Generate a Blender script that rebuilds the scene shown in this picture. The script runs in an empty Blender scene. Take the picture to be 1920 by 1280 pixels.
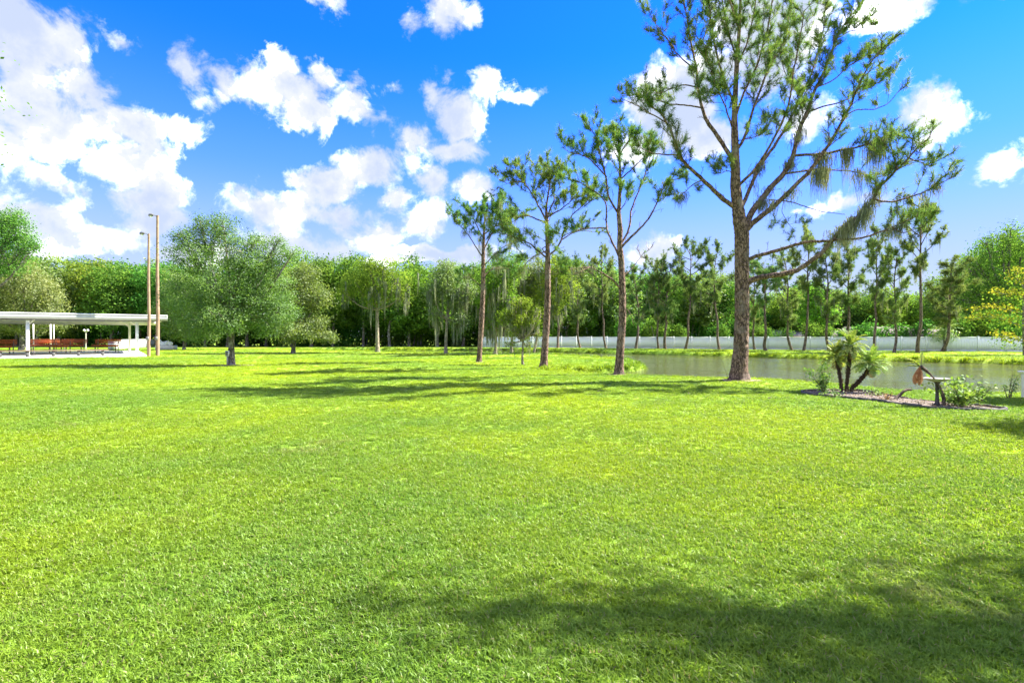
import bpy, math, random
import numpy as np
R = np.random.RandomState
rng = R(7)
random.seed(7)
sc = bpy.context.scene
col = sc.collection

# ------------------------------------------------------------------ camera
HZ = 631.0      # horizon row of the photograph
F = 1000.0      # focal length in photo pixels
CH = 1.75       # eye height
cam_d = bpy.data.cameras.new('camera')
cam = bpy.data.objects.new('camera', cam_d)
col.objects.link(cam)
cam.location = (0, 0, CH)
cam.rotation_euler = (math.radians(90), 0, 0)
cam_d.sensor_width = 36.0
cam_d.lens = F / 1920 * 36.0
cam_d.shift_y = -(640 - HZ) / 1920
cam_d.clip_start = 0.05
cam_d.clip_end = 3000
sc.camera = cam

def P(px, py, Y):
    return np.array([(px - 960) / F * Y, Y, CH + (HZ - py) / F * Y])

# ------------------------------------------------------------------ light
SUN_EL = math.radians(43)
SUN_AZ = math.radians(73)       # clockwise from +Y : to the right, a little beyond
sd = np.array([math.sin(SUN_AZ) * math.cos(SUN_EL), math.cos(SUN_AZ) * math.cos(SUN_EL), math.sin(SUN_EL)])
sun_d = bpy.data.lights.new('sun', 'SUN')
sun_d.energy = 3.8
sun_d.angle = math.radians(0.6)
sun_d.color = (1.0, 0.94, 0.84)
sun = bpy.data.objects.new('sun', sun_d)
col.objects.link(sun)
from mathutils import Vector
sun.rotation_euler = Vector(sd).to_track_quat('Z', 'Y').to_euler()
sun.location = (30, 10, 40)

sc.view_settings.view_transform = 'Standard'
sc.view_settings.look = 'None'
sc.view_settings.exposure = 2.68
sc.view_settings.gamma = 1.0
sc.view_settings.use_curve_mapping = False
sc.cycles.use_denoising = True
sc.cycles.max_bounces = 8
sc.cycles.transparent_max_bounces = 8
sc.cycles.caustics_reflective = False
sc.cycles.caustics_refractive = False

class NT:
    def __init__(s, tree):
        s.t = tree
        s.n = tree.nodes
        s.l = tree.links
    def add(s, typ, **kw):
        n = s.n.new(typ)
        for k, v in kw.items():
            setattr(n, k, v)
        return n
    def link(s, a, b):
        s.l.new(a, b)
    def set(s, sock, v):
        if isinstance(v, bpy.types.NodeSocket):
            s.l.new(v, sock)
        else:
            sock.default_value = v
    def math(s, op, a, b=None, c=None, clamp=False):
        n = s.add('ShaderNodeMath', operation=op, use_clamp=clamp)
        s.set(n.inputs[0], a)
        if b is not None: s.set(n.inputs[1], b)
        if c is not None: s.set(n.inputs[2], c)
        return n.outputs[0]
    def vec(s, op, a, b=None, c=None):
        n = s.add('ShaderNodeVectorMath', operation=op)
        s.set(n.inputs[0], a)
        if b is not None: s.set(n.inputs[1], b)
        if c is not None: s.set(n.inputs[2], c)
        return n.outputs['Value'] if op in ('LENGTH', 'DOT_PRODUCT', 'DISTANCE') else n.outputs[0]
    def noise(s, v, scale, detail=4, rough=0.55, dist=0.0):
        n = s.add('ShaderNodeTexNoise')
        if v is not None: s.set(n.inputs['Vector'], v)
        n.inputs['Scale'].default_value = scale
        n.inputs['Detail'].default_value = detail
        n.inputs['Roughness'].default_value = rough
        n.inputs['Distortion'].default_value = dist
        return n
    def maprange(s, v, a, b, c=0.0, d=1.0, smooth=True):
        n = s.add('ShaderNodeMapRange')
        n.interpolation_type = 'SMOOTHSTEP' if smooth else 'LINEAR'
        s.set(n.inputs[0], v)
        for i, q in enumerate((a, b, c, d)):
            s.set(n.inputs[1 + i], q)
        return n.outputs[0]
    def mix(s, f, a, b, blend='MIX'):
        n = s.add('ShaderNodeMix', data_type='RGBA', blend_type=blend)
        s.set(n.inputs[0], f)
        s.set(n.inputs[6], a)
        s.set(n.inputs[7], b)
        return n.outputs[2]

def c4(c): return (c[0], c[1], c[2], 1.0)

world = bpy.data.worlds.new('World')
sc.world = world
world.use_nodes = True
w = NT(world.node_tree)
w.n.clear()
sky = w.add('ShaderNodeTexSky', sky_type='NISHITA')
sky.sun_disc = False
sky.sun_elevation = SUN_EL
sky.sun_rotation = SUN_AZ
sky.altitude = 0
sky.air_density = 1.0
sky.dust_density = 0.1
sky.ozone_density = 2.2
hs = w.add('ShaderNodeHueSaturation')
hs.inputs['Saturation'].default_value = 1.15
hs.inputs['Value'].default_value = 1.0
w.link(sky.outputs[0], hs.inputs['Color'])
tc = w.add('ShaderNodeTexCoord')
D = w.vec('NORMALIZE', tc.outputs['Generated'])
sep = w.add('ShaderNodeSeparateXYZ'); w.link(D, sep.inputs[0])
az = w.math('ARCTAN2', sep.outputs[0], sep.outputs[1])
el = w.math('ARCSINE', sep.outputs[2])
n1 = w.noise(D, 3.4, 3, 0.5)
n2 = w.noise(D, 11.0, 9, 0.62)
wn = w.vec('SUBTRACT', n1.outputs['Color'], (0.5, 0.5, 0.5))
wn2 = w.vec('SUBTRACT', n2.outputs['Color'], (0.5, 0.5, 0.5))
cmb = w.add('ShaderNodeCombineXYZ'); w.link(az, cmb.inputs[0]); w.link(el, cmb.inputs[1])
V = w.vec('MULTIPLY_ADD', wn, (0.10, 0.10, 0.0), cmb.outputs[0])
V = w.vec('MULTIPLY_ADD', wn2, (0.07, 0.07, 0.0), V)
V = w.vec('MULTIPLY', V, (1, 1, 0))
BL = [(10,55,75,75),(70,120,75,85),(130,100,42,45),(60,215,110,65),(150,175,52,40),(20,280,85,45),(120,265,95,48),(205,245,62,36),
(290,245,62,30),(340,240,32,34),(100,322,60,22),(235,300,85,30),(300,335,62,45),(290,385,65,30),(165,365,15,20),(70,420,110,40),
(200,445,80,25),(300,425,60,30),(365,135,34,26),(375,165,30,16),(445,150,50,30),(520,165,66,46),(560,205,66,34),(606,228,26,28),(590,140,30,20),
(655,205,48,36),(650,160,22,17),(735,165,26,15),(820,185,32,36),(862,242,46,40),(930,170,34,26),(975,178,28,10),(850,12,50,28),
(225,60,20,12),(780,42,12,15),(615,2,18,8),(690,312,58,34),(622,348,62,32),(560,380,40,20),(768,285,34,44),(800,345,28,28),(500,405,64,38),
(545,450,80,30),(640,455,50,20),(720,440,55,26),(852,300,64,20),(880,352,38,26),(795,415,32,30),(650,400,56,24),(740,380,40,20),(1265,215,90,80),
(1330,270,66,34),(1400,60,95,65),(1330,125,65,40),(1500,45,85,45),(1430,140,65,45),(1490,232,55,28),(1640,20,105,30),(1710,5,62,26),
(1740,205,64,40),(1800,212,52,26),(1735,240,55,22),(1880,312,45,16),(1240,462,60,26),(1600,385,46,12),(1850,2,40,9),(1180,300,40,30),
(420,500,120,25),(800,480,160,18)]
dmin = None
for bi, (cx, cy, rx, ry) in enumerate(BL):
    if bi < 31: rx, ry = rx * 1.13, ry * 1.13
    X, Z = (cx - 960) / F, (HZ - cy) / F
    a = math.atan2(X, 1); rr = math.sqrt(1 + X * X); e = math.atan2(Z, rr)
    ra = 0.98 * rx / F / (1 + X * X); re = 0.98 * ry / F / rr
    m = w.vec('MULTIPLY_ADD', V, (1 / ra, 1 / re, 0), (-a / ra, -e / re, 0))
    d = w.vec('LENGTH', m)
    d = w.math('MULTIPLY', w.math('SUBTRACT', d, 1.0), (ra + re) * 9.0)
    dmin = d if dmin is None else w.math('SMOOTH_MIN', dmin, d, 0.10)
# the sky outside the picture goes on with fair-weather cumulus of the same kind
outside = w.math('MAXIMUM', w.maprange(w.math('ABSOLUTE', az), 0.80, 0.95), w.maprange(el, 0.62, 0.80))
big = w.noise(D, 2.1, 3, 0.5)
gd = w.math('MULTIPLY', w.math('SUBTRACT', 0.455, big.outputs[0]), 4.0)
gd = w.math('ADD', gd, w.math('MULTIPLY', w.math('SUBTRACT', 1.0, outside), 4.0))
dall = w.math('MINIMUM', dmin, gd)
fb = w.noise(D, 15.0, 11, 0.64, 0.3)
dens = w.math('SUBTRACT', w.math('MULTIPLY', w.math('SUBTRACT', fb.outputs[0], 0.47), 2.5), dall)
mask = w.maprange(dens, -0.12, 0.52)
lowfade = w.maprange(el, 0.0, 0.24, 0.50, 0.97)
mask = w.math('MULTIPLY', mask, lowfade)
mask = w.math('MULTIPLY', mask, w.maprange(el, 0.0, 0.03))
shn = w.noise(D, 7.0, 7, 0.6)
shv = w.math('SUBTRACT', shn.outputs[0], w.math('MULTIPLY', dens, 0.10))
lit = w.maprange(shv, 0.30, 0.50)
lit2 = w.maprange(shv, 0.46, 0.64, smooth=False)
CLOUD_A = (1.45, 1.66, 2.08)
CLOUD_M = (2.15, 2.2, 2.3)
CLOUD_B = (13.0, 13.0, 13.0)
ccol = w.mix(lit2, w.mix(lit, c4(CLOUD_A), c4(CLOUD_M)), c4(CLOUD_B))
tint = w.mix(1.0, hs.outputs[0], (0.045, 0.35, 1.40, 1), 'MULTIPLY')
hor = w.maprange(el, 0.0, 0.50, 0.97, 0.0)
skyc = w.mix(hor, tint, (0.80, 1.22, 2.20, 1))
skyc = w.mix(w.maprange(el, 0.0, 0.30, 0.95, 0.0), skyc, (1.55, 1.78, 2.25, 1))
skyf = w.mix(mask, skyc, ccol)
bg = w.add('ShaderNodeBackground')
bg.inputs['Strength'].default_value = 0.072
w.link(skyf, bg.inputs[0])
wo = w.add('ShaderNodeOutputWorld')
w.link(bg.outputs[0], wo.inputs[0])
world.cycles.sampling_method = 'MANUAL'
world.cycles.sample_map_resolution = 512

# ------------------------------------------------------------------ helpers: meshes
class Geo:
    def __init__(s):
        s.v = []; s.q = []; s.t = []; s.rq = []; s.rt = []; s.n = 0
    def add(s, v, q=None, t=None, r=None):
        v = np.asarray(v, float).reshape(-1, 3)
        if q is not None and len(q):
            q = np.asarray(q, int).reshape(-1, 4)
            s.q.append(q + s.n)
            s.rq.append(np.broadcast_to(0.5 if r is None else r, (len(q),)).astype(float))
        if t is not None and len(t):
            t = np.asarray(t, int).reshape(-1, 3)
            s.t.append(t + s.n)
            s.rt.append(np.broadcast_to(0.5 if r is None else r, (len(t),)).astype(float))
        s.v.append(v); s.n += len(v)
    def empty(s): return s.n == 0
    def mesh(s, name, smooth=False):
        v = np.concatenate(s.v)
        q = np.concatenate(s.q) if s.q else np.zeros((0, 4), int)
        t = np.concatenate(s.t) if s.t else np.zeros((0, 3), int)
        m = bpy.data.meshes.new(name)
        m.vertices.add(len(v)); m.vertices.foreach_set('co', v.ravel())
        m.loops.add(q.size + t.size)
        m.loops.foreach_set('vertex_index', np.concatenate([q.ravel(), t.ravel()]))
        m.polygons.add(len(q) + len(t))
        st = np.concatenate([np.arange(len(q)) * 4, q.size + np.arange(len(t)) * 3])
        m.polygons.foreach_set('loop_start', st)
        if smooth:
            m.polygons.foreach_set('use_smooth', np.ones(len(st), bool))
        m.update(calc_edges=True)
        a = m.attributes.new('rnd', 'FLOAT', 'FACE')
        rr = np.concatenate([np.concatenate(s.rq) if s.rq else np.zeros(0), np.concatenate(s.rt) if s.rt else np.zeros(0)])
        a.data.foreach_set('value', rr)
        return m

def obj(name, geo, mat, parent=None, smooth=False, loc=None):
    me = geo.mesh(name, smooth) if isinstance(geo, Geo) else geo
    if mat is not None and len(me.materials) == 0:
        me.materials.append(mat)
    o = bpy.data.objects.new(name, me)
    if name in ('hanging_moss', 'leaf_stubs'): o['kind'] = 'stuff'
    col.objects.link(o)
    if parent is not None: o.parent = parent
    if loc is not None: o.location = loc
    return o

def tag(o, label=None, cat=None, group=None, kind=None):  # the custom properties
    if label: o['label'] = label
    if cat: o['category'] = cat
    if group: o['group'] = group
    if kind: o['kind'] = kind
    return o

def thing(name, loc, label, cat, group=None, rz=0):
    e = bpy.data.objects.new(name, None)
    e.empty_display_size = 0.2
    e.location = tuple(float(a) for a in loc); e.rotation_euler = (0, 0, rz)
    col.objects.link(e)
    return tag(e, label, cat, group)

def copy_tree(o, parent=None):
    c = o.copy(); col.objects.link(c)
    if parent is not None: c.parent = parent
    for ch in list(o.children):
        copy_tree(ch, c)
    return c

def tube(g, pts, rad, seg=6, cap=True, r=0.5, rough=0.0, rs=None):
    pts = np.asarray(pts, float); n = len(pts)
    rad = np.broadcast_to(np.asarray(rad, float), (n,))
    tan = np.gradient(pts, axis=0) if n > 2 else np.repeat((pts[1:] - pts[:1]), n, 0)
    tan /= np.linalg.norm(tan, axis=1, keepdims=True) + 1e-9
    ref = np.array([0, 0, 1.0]) if abs(tan.mean(0)[2]) < 0.8 * np.linalg.norm(tan.mean(0)) else np.array([1.0, 0, 0])
    u = np.cross(tan, ref); u /= np.linalg.norm(u, axis=1, keepdims=True) + 1e-9
    vv = np.cross(tan, u)
    a = np.linspace(0, 2 * np.pi, seg, endpoint=False)
    rr = rad[:, None] * np.ones((1, seg))
    if rough and rs is not None:
        rr = rr * (1 + rough * (rs.rand(n, seg) - 0.5))
    ring = pts[:, None, :] + rr[..., None] * (np.cos(a)[None, :, None] * u[:, None, :] + np.sin(a)[None, :, None] * vv[:, None, :])
    v = ring.reshape(-1, 3)
    i = np.arange(n - 1)[:, None] * seg; j = np.arange(seg)[None, :]; j2 = (j + 1) % seg
    q = np.stack([i + j, i + j2, i + seg + j2, i + seg + j], -1).reshape(-1, 4)
    g.add(v, q=q, r=r)
    if cap:
        for base, cc in ((0, pts[0]), ((n - 1) * seg, pts[-1])):
            k = g.n
            idx = base + np.arange(seg)
            g.add(np.vstack([v[idx], cc]), t=[(m, (m + 1) % seg, seg) for m in range(seg)], r=r)

def box(g, c, s, rz=0.0, r=0.5, bev=0.0):
    c = np.array(c, float); hx, hy, hz = np.array(s, float) / 2
    b = min(bev, hx * .9, hy * .9)
    if b > 0:
        ring = [(-hx + b, -hy), (hx - b, -hy), (hx, -hy + b), (hx, hy - b), (hx - b, hy), (-hx + b, hy), (-hx, hy - b), (-hx, -hy + b)]
        V_ = [(x, y, z) for z in (-hz, hz) for x, y in ring]
        q = [(i, (i + 1) % 8, 8 + (i + 1) % 8, 8 + i) for i in range(8)]
        q += [(0, 7, 6, 5), (0, 5, 4, 1), (1, 4, 3, 2), (8, 9, 12, 13), (8, 13, 14, 15), (9, 10, 11, 12)]
    else:
        V_ = [(x, y, z) for z in (-hz, hz) for x, y in ((-hx, -hy), (hx, -hy), (hx, hy), (-hx, hy))]
        q = [(0, 3, 2, 1), (4, 5, 6, 7), (0, 1, 5, 4), (1, 2, 6, 5), (2, 3, 7, 6), (3, 0, 4, 7)]
    V_ = np.array(V_)
    cs, sn = math.cos(rz), math.sin(rz)
    V_ = np.stack([V_[:, 0] * cs - V_[:, 1] * sn, V_[:, 0] * sn + V_[:, 1] * cs, V_[:, 2]], 1) + c
    g.add(V_, q=q, r=r)

def unit(a):
    return a / (np.linalg.norm(a, axis=-1, keepdims=True) + 1e-9)

def rand_dirs(rs, n):
    return unit(rs.normal(size=(n, 3)))

def leaf_quads(g, Pn, size, rs, rnd=None, up=0.5, aspect=0.5, nb=None):
    """leaf-sized folded diamonds at the points"""
    n = len(Pn)
    if n == 0: return
    size = np.broadcast_to(size, (n,))[:, None] * (0.7 + 0.6 * rs.rand(n, 1))
    d = unit(rs.normal(size=(n, 3)) * np.array([1, 1, 0.6]))
    nn = unit(rs.normal(size=(n, 3)) + (np.array([0, 0, up * 2]) if nb is None else nb * up * 1.6 + np.array([0, 0, up])))
    s = unit(np.cross(d, nn))
    a = Pn; b = Pn + d * size * 0.5 + s * size * aspect * 0.5 + nn * size * 0.06
    c = Pn + d * size; e = Pn + d * size * 0.5 - s * size * aspect * 0.5 + nn * size * 0.06
    v = np.stack([a, b, c, e], 1).reshape(-1, 3)
    q = np.arange(n * 4).reshape(-1, 4)
    g.add(v, q=q, r=rs.rand(n) if rnd is None else rnd)

def tufts(g, Pn, Dn, rs, k=16, L=0.24, wd=0.016, spread=0.9, back=0.15):
    """pine needle brushes: k thin needles fanning round each shoot tip"""
    n = len(Pn)
    if n == 0: return
    Pn = np.asarray(Pn); Dn = unit(np.asarray(Dn))
    p = np.repeat(Pn, k, 0); d = np.repeat(Dn, k, 0)
    p = p - d * (rs.rand(n * k, 1) * back)
    dd = unit(d * (0.1 + rs.rand(n * k, 1) * 0.8) + rand_dirs(rs, n * k) * (spread + 0.2))
    ll = L * (0.7 + 0.5 * rs.rand(n * k, 1)) * np.repeat(0.8 + 0.4 * rs.rand(n, 1), k, 0)
    s = unit(np.cross(dd, rand_dirs(rs, n * k))) * wd * 0.5
    v = np.stack([p - s, p + s, p + dd * ll], 1).reshape(-1, 3)
    rr = np.repeat(rs.rand(n), k) * 0.75 + rs.rand(n * k) * 0.25
    g.add(v, t=np.arange(n * k * 3).reshape(-1, 3), r=rr)

def moss(g, Pn, rs, k=14, L=(0.3, 1.1), wd=0.022, sp=0.10):
    """hanging beard-like strands below the points"""
    n = len(Pn)
    if n == 0: return
    Pn = np.asarray(Pn)
    LL = L[0] + (L[1] - L[0]) * rs.rand(n) ** 1.6
    p = np.repeat(Pn, k, 0) + rs.normal(size=(n * k, 3)) * np.array([sp, sp, sp * 0.5])
    ll = np.repeat(LL, k) * (0.35 + 0.75 * rs.rand(n * k))
    m = n * k; S = 4
    cen = np.repeat(Pn, k, 0)
    a = rs.rand(m) * np.pi * 2
    side = np.stack([np.cos(a), np.sin(a), np.zeros(m)], 1)
    drift = rs.normal(size=(m, 3)) * np.array([0.09, 0.09, 0])
    rows = []
    for i in range(S):
        t = i / (S - 1)
        c = p * (1 - 0.35 * t) + cen * (0.35 * t)
        c = np.stack([c[:, 0], c[:, 1], p[:, 2] - t * ll], 1) + drift * t + rs.normal(size=(m, 3)) * 0.028
        wv = wd * (1 - t) ** 0.7 * (0.6 + 0.8 * rs.rand(m))
        rows.append(c - side * wv[:, None] * 0.5); rows.append(c + side * wv[:, None] * 0.5)
    v = np.stack(rows, 1).reshape(-1, 3)
    b = np.arange(m)[:, None] * (2 * S)
    qs = [np.concatenate([b + 2 * i, b + 2 * i + 1, b + 2 * i + 3, b + 2 * i + 2], 1) for i in range(S - 1)]
    q = np.stack(qs, 1).reshape(-1, 4)
    g.add(v, q=q, r=np.repeat(rs.rand(m), S - 1))

def smooth_line(pts, n):
    pts = np.asarray(pts, float)
    d = np.concatenate([[0], np.cumsum(np.linalg.norm(np.diff(pts[:, :3], axis=0), axis=1))])
    t = np.linspace(0, d[-1], n)
    out = np.stack([np.interp(t, d, pts[:, i]) for i in range(pts.shape[1])], 1)
    for _ in range(2):
        out[1:-1] = out[1:-1] * 0.5 + (out[:-2] + out[2:]) * 0.25
    return out

# ------------------------------------------------------------------ materials
def pbsdf(name):
    m = bpy.data.materials.new(name); m.use_nodes = True
    t = NT(m.node_tree)
    b = m.node_tree.nodes['Principled BSDF']
    return m, t, b

def leaf_mat(name, cols, trans=0.35, var=0.35, gloss=0.0, tint=(1, 1, 1)):
    gloss = min(gloss, 0.03)
    m = bpy.data.materials.new(name); m.use_nodes = True
    t = NT(m.node_tree); t.n.clear()
    at = t.add('ShaderNodeAttribute', attribute_name='rnd')
    cr = t.add('ShaderNodeValToRGB')
    els = cr.color_ramp.elements
    while len(els) < len(cols): els.new(0.5)
    for i, c in enumerate(cols):
        els[i].position = i / (len(cols) - 1); els[i].color = c4(c)
    t.link(at.outputs['Fac'], cr.inputs[0])
    oi = t.add('ShaderNodeObjectInfo')
    h = t.add('ShaderNodeHueSaturation')
    t.link(cr.outputs[0], h.inputs['Color'])
    t.link(t.math('MULTIPLY_ADD', oi.outputs['Random'], 0.05, 0.475), h.inputs['Hue'])
    t.link(t.math('MULTIPLY_ADD', t.math('FRACT', t.math('MULTIPLY', oi.outputs['Random'], 7.3)), var, 1.0 - var / 2), h.inputs['Value'])
    geo = t.add('ShaderNodeNewGeometry')
    nz = t.noise(geo.outputs['Position'], 0.9, 2)
    v2 = t.mix(1.0, h.outputs[0], t.mix(t.maprange(nz.outputs[0], 0.35, 0.65), (0.78, 0.82, 0.8, 1), (1.2, 1.12, 1.0, 1)), 'MULTIPLY')
    di = t.add('ShaderNodeBsdfDiffuse'); t.link(v2, di.inputs[0])
    tr = t.add('ShaderNodeBsdfTranslucent')
    t.link(t.mix(1.0, v2, (1.10, 1.15, 0.65, 1), 'MULTIPLY'), tr.inputs[0])
    mx = t.add('ShaderNodeMixShader'); mx.inputs[0].default_value = trans
    t.link(di.outputs[0], mx.inputs[1]); t.link(tr.outputs[0], mx.inputs[2])
    gl = t.add('ShaderNodeBsdfGlossy'); gl.inputs['Roughness'].default_value = 0.6
    gl.inputs[0].default_value = (0.8, 0.85, 0.9, 1)
    m2 = t.add('ShaderNodeMixShader'); m2.inputs[0].default_value = gloss
    t.link(mx.outputs[0], m2.inputs[1]); t.link(gl.outputs[0], m2.inputs[2])
    o = t.add('ShaderNodeOutputMaterial'); t.link(m2.outputs[0], o.inputs[0])
    return m

M = {}
M['pine_needles'] = leaf_mat('pine_needles', [(0.06, 0.14, 0.05), (0.10, 0.20, 0.06), (0.16, 0.26, 0.065), (0.27, 0.31, 0.07)], 0.5, 0.15)
M['pine_far'] = leaf_mat('pine_needles_far', [(0.10, 0.18, 0.07), (0.15, 0.24, 0.08), (0.24, 0.30, 0.10)], 0.45, 0.3)
M['oak_leaves'] = leaf_mat('oak_leaves', [(0.08, 0.145, 0.032), (0.13, 0.22, 0.046), (0.22, 0.32, 0.075)], 0.5, 0.2, 0.10)
M['olive_leaves'] = leaf_mat('olive_leaves', [(0.12, 0.17, 0.05), (0.18, 0.24, 0.07), (0.25, 0.30, 0.10)], 0.42, 0.2, 0.10)
M['wood_leaves'] = leaf_mat('broad_leaves', [(0.045, 0.12, 0.028), (0.085, 0.20, 0.038), (0.155, 0.29, 0.05)], 0.45, 0.5)
M['bright_leaves'] = leaf_mat('bright_leaves', [(0.09, 0.18, 0.03), (0.15, 0.27, 0.04), (0.24, 0.34, 0.06)], 0.5, 0.35)
M['yellow_leaves'] = leaf_mat('yellow_leaves', [(0.18, 0.23, 0.035), (0.36, 0.31, 0.04), (0.44, 0.36, 0.06)], 0.35, 0.2)
M['palm_leaves'] = leaf_mat('palm_leaves', [(0.12, 0.22, 0.04), (0.22, 0.32, 0.06), (0.36, 0.40, 0.09)], 0.35, 0.1, 0.12)
M['dead_leaves'] = leaf_mat('dead_leaves', [(0.20, 0.10, 0.04), (0.34, 0.18, 0.07), (0.42, 0.30, 0.16)], 0.2, 0.1)
M['chips'] = leaf_mat('bark_chip_colours', [(0.07, 0.05, 0.035), (0.14, 0.10, 0.07), (0.24, 0.19, 0.14)], 0.1, 0.1)
M['moss'] = leaf_mat('hanging_moss', [(0.13, 0.15, 0.11), (0.20, 0.22, 0.16), (0.29, 0.31, 0.23)], 0.3, 0.15, 0.0)
M['shrub_leaves'] = leaf_mat('shrub_leaves', [(0.10, 0.19, 0.03), (0.17, 0.28, 0.05), (0.27, 0.36, 0.08)], 0.35, 0.1, 0.1)

def bark_mat(name, dark, light, scale=9.0, zs=0.25, bump=0.6, blotch=None):
    m, t, b = pbsdf(name)
    tcn = t.add('ShaderNodeTexCoord')
    mp = t.add('ShaderNodeMapping'); mp.inputs['Scale'].default_value = (1, 1, zs)
    t.link(tcn.outputs['Object'], mp.inputs[0])
    vo = t.add('ShaderNodeTexVoronoi', feature='DISTANCE_TO_EDGE')
    nz0 = t.noise(mp.outputs[0], scale * 0.8, 3)
    wv = t.vec('MULTIPLY_ADD', t.vec('SUBTRACT', nz0.outputs['Color'], (0.5, 0.5, 0.5)), (0.25, 0.25, 0.25), mp.outputs[0])
    t.link(wv, vo.inputs['Vector']); vo.inputs['Scale'].default_value = scale
    nz = t.noise(mp.outputs[0], scale * 4, 6, 0.65)
    plate = t.maprange(vo.outputs['Distance'], 0.02, 0.16)
    f = t.math('MULTIPLY', plate, t.math('MULTIPLY_ADD', nz.outputs[0], 0.9, 0.35), clamp=True)
    c = t.mix(f, c4(dark), c4(light))
    if blotch:
        nb = t.noise(tcn.outputs['Object'], 1.7, 4)
        c = t.mix(t.maprange(nb.outputs[0], 0.5, 0.68), c, c4(blotch))
    t.link(c, b.inputs['Base Color'])
    b.inputs['Roughness'].default_value = 0.9
    b.inputs['Specular IOR Level'].default_value = 0.15
    bu = t.add('ShaderNodeBump'); bu.inputs['Strength'].default_value = bump; bu.inputs['Distance'].default_value = 0.04
    t.link(f, bu.inputs['Height']); t.link(bu.outputs[0], b.inputs['Normal'])
    return m
M['pine_bark'] = bark_mat('pine_bark', (0.055, 0.036, 0.026), (0.30, 0.20, 0.145), 10, 0.35, 1.0, (0.24, 0.19, 0.15))
M['pine_bark_far'] = bark_mat('pine_bark_far', (0.05, 0.038, 0.03), (0.20, 0.15, 0.11), 6, 0.3, 0.5)
M['oak_bark'] = bark_mat('oak_bark', (0.06, 0.05, 0.04), (0.26, 0.23, 0.19), 8, 0.25, 0.6, (0.34, 0.34, 0.30))
M['pale_bark'] = bark_mat('pale_bark', (0.12, 0.10, 0.07), (0.36, 0.31, 0.23), 8, 0.25, 0.5, (0.25, 0.26, 0.16))
M['palm_bark'] = bark_mat('palm_bark', (0.035, 0.022, 0.015), (0.20, 0.13, 0.08), 22, 0.8, 1.0)
M['dead_wood'] = bark_mat('dead_wood', (0.04, 0.03, 0.022), (0.17, 0.13, 0.095), 18, 0.3, 0.5)

def plain_mat(name, c, rough=0.6, var=0.12, scale=6.0, bump=0.0, metal=0.0, dirt=None):
    m, t, b = pbsdf(name)
    tcn = t.add('ShaderNodeTexCoord')
    nz = t.noise(tcn.outputs['Object'], scale, 5, 0.6)
    lo = tuple(x * (1 - var) for x in c); hi = tuple(min(1, x * (1 + var)) for x in c)
    cc = t.mix(t.maprange(nz.outputs[0], 0.3, 0.7), c4(lo), c4(hi))
    if dirt:
        nd = t.noise(tcn.outputs['Object'], scale * 0.35, 6, 0.7)
        cc = t.mix(t.maprange(nd.outputs[0], 0.55, 0.8), cc, c4(dirt))
    t.link(cc, b.inputs['Base Color'])
    b.inputs['Roughness'].default_value = rough
    b.inputs['Metallic'].default_value = metal
    if bump:
        bu = t.add('ShaderNodeBump'); bu.inputs['Strength'].default_value = bump; bu.inputs['Distance'].default_value = 0.02
        t.link(nz.outputs[0], bu.inputs['Height']); t.link(bu.outputs[0], b.inputs['Normal'])
    return m
M['white_metal'] = plain_mat('white_painted_metal', (0.62, 0.63, 0.61), 0.45, 0.05, 3, dirt=(0.5, 0.49, 0.42))
M['fascia'] = plain_mat('shade_grey_fascia_metal', (0.34, 0.35, 0.345), 0.7, 0.05, 3)  # shade of the front face is put into this darker grey
M['cream'] = plain_mat('cream_paint', (0.60, 0.58, 0.50), 0.5, 0.06, 3, dirt=(0.52, 0.5, 0.4))
M['concrete'] = plain_mat('concrete', (0.48, 0.455, 0.41), 0.85, 0.12, 1.2, 0.1, dirt=(0.38, 0.35, 0.3))
M['leg_grey'] = plain_mat('dark_grey_leg', (0.07, 0.07, 0.068), 0.7)
M['red_paint'] = plain_mat('red_paint', (0.42, 0.10, 0.03), 0.5, 0.25, 7)
M['grey_steel'] = plain_mat('grey_steel', (0.13, 0.13, 0.125), 0.5, 0.15, 5)
M['brown_plank'] = plain_mat('brown_plank', (0.16, 0.10, 0.07), 0.75, 0.3, 5)
M['black'] = plain_mat('black_plastic', (0.02, 0.02, 0.02), 0.5)
M['vinyl'] = plain_mat('white_vinyl', (0.76, 0.78, 0.79), 0.4, 0.04, 0.7, dirt=(0.6, 0.62, 0.6))
M['pole_wood'] = plain_mat('pole_wood', (0.24, 0.155, 0.095), 0.8, 0.25, 2.0, 0.2, dirt=(0.22, 0.15, 0.1))
M['mulch'] = plain_mat('mulch', (0.125, 0.095, 0.07), 0.95, 0.5, 25, 1.0, dirt=(0.06, 0.045, 0.035))
M['edging'] = plain_mat('edging', (0.055, 0.05, 0.042), 0.7, 0.3, 5)  # dark tone paints in the shadow line round the bed
M['stone'] = plain_mat('stone', (0.38, 0.36, 0.32), 0.85, 0.25, 12, 0.4)
M['iron'] = plain_mat('dark_iron', (0.035, 0.03, 0.026), 0.6, 0.3, 20, 0.3)
M['roof_brown'] = plain_mat('roof_shingles', (0.085, 0.06, 0.048), 0.85, 0.25, 6, 0.4)
M['roof_grey'] = plain_mat('roof_shingles_grey', (0.15, 0.14, 0.13), 0.85, 0.25, 6, 0.4)
M['stucco'] = plain_mat('stucco', (0.42, 0.34, 0.25), 0.9, 0.08, 8, 0.2)
M['window'] = plain_mat('dark_window', (0.03, 0.035, 0.04), 0.1, 0.1)
M['soil'] = plain_mat('soil', (0.20, 0.14, 0.09), 0.95, 0.35, 14, 0.5)

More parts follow.
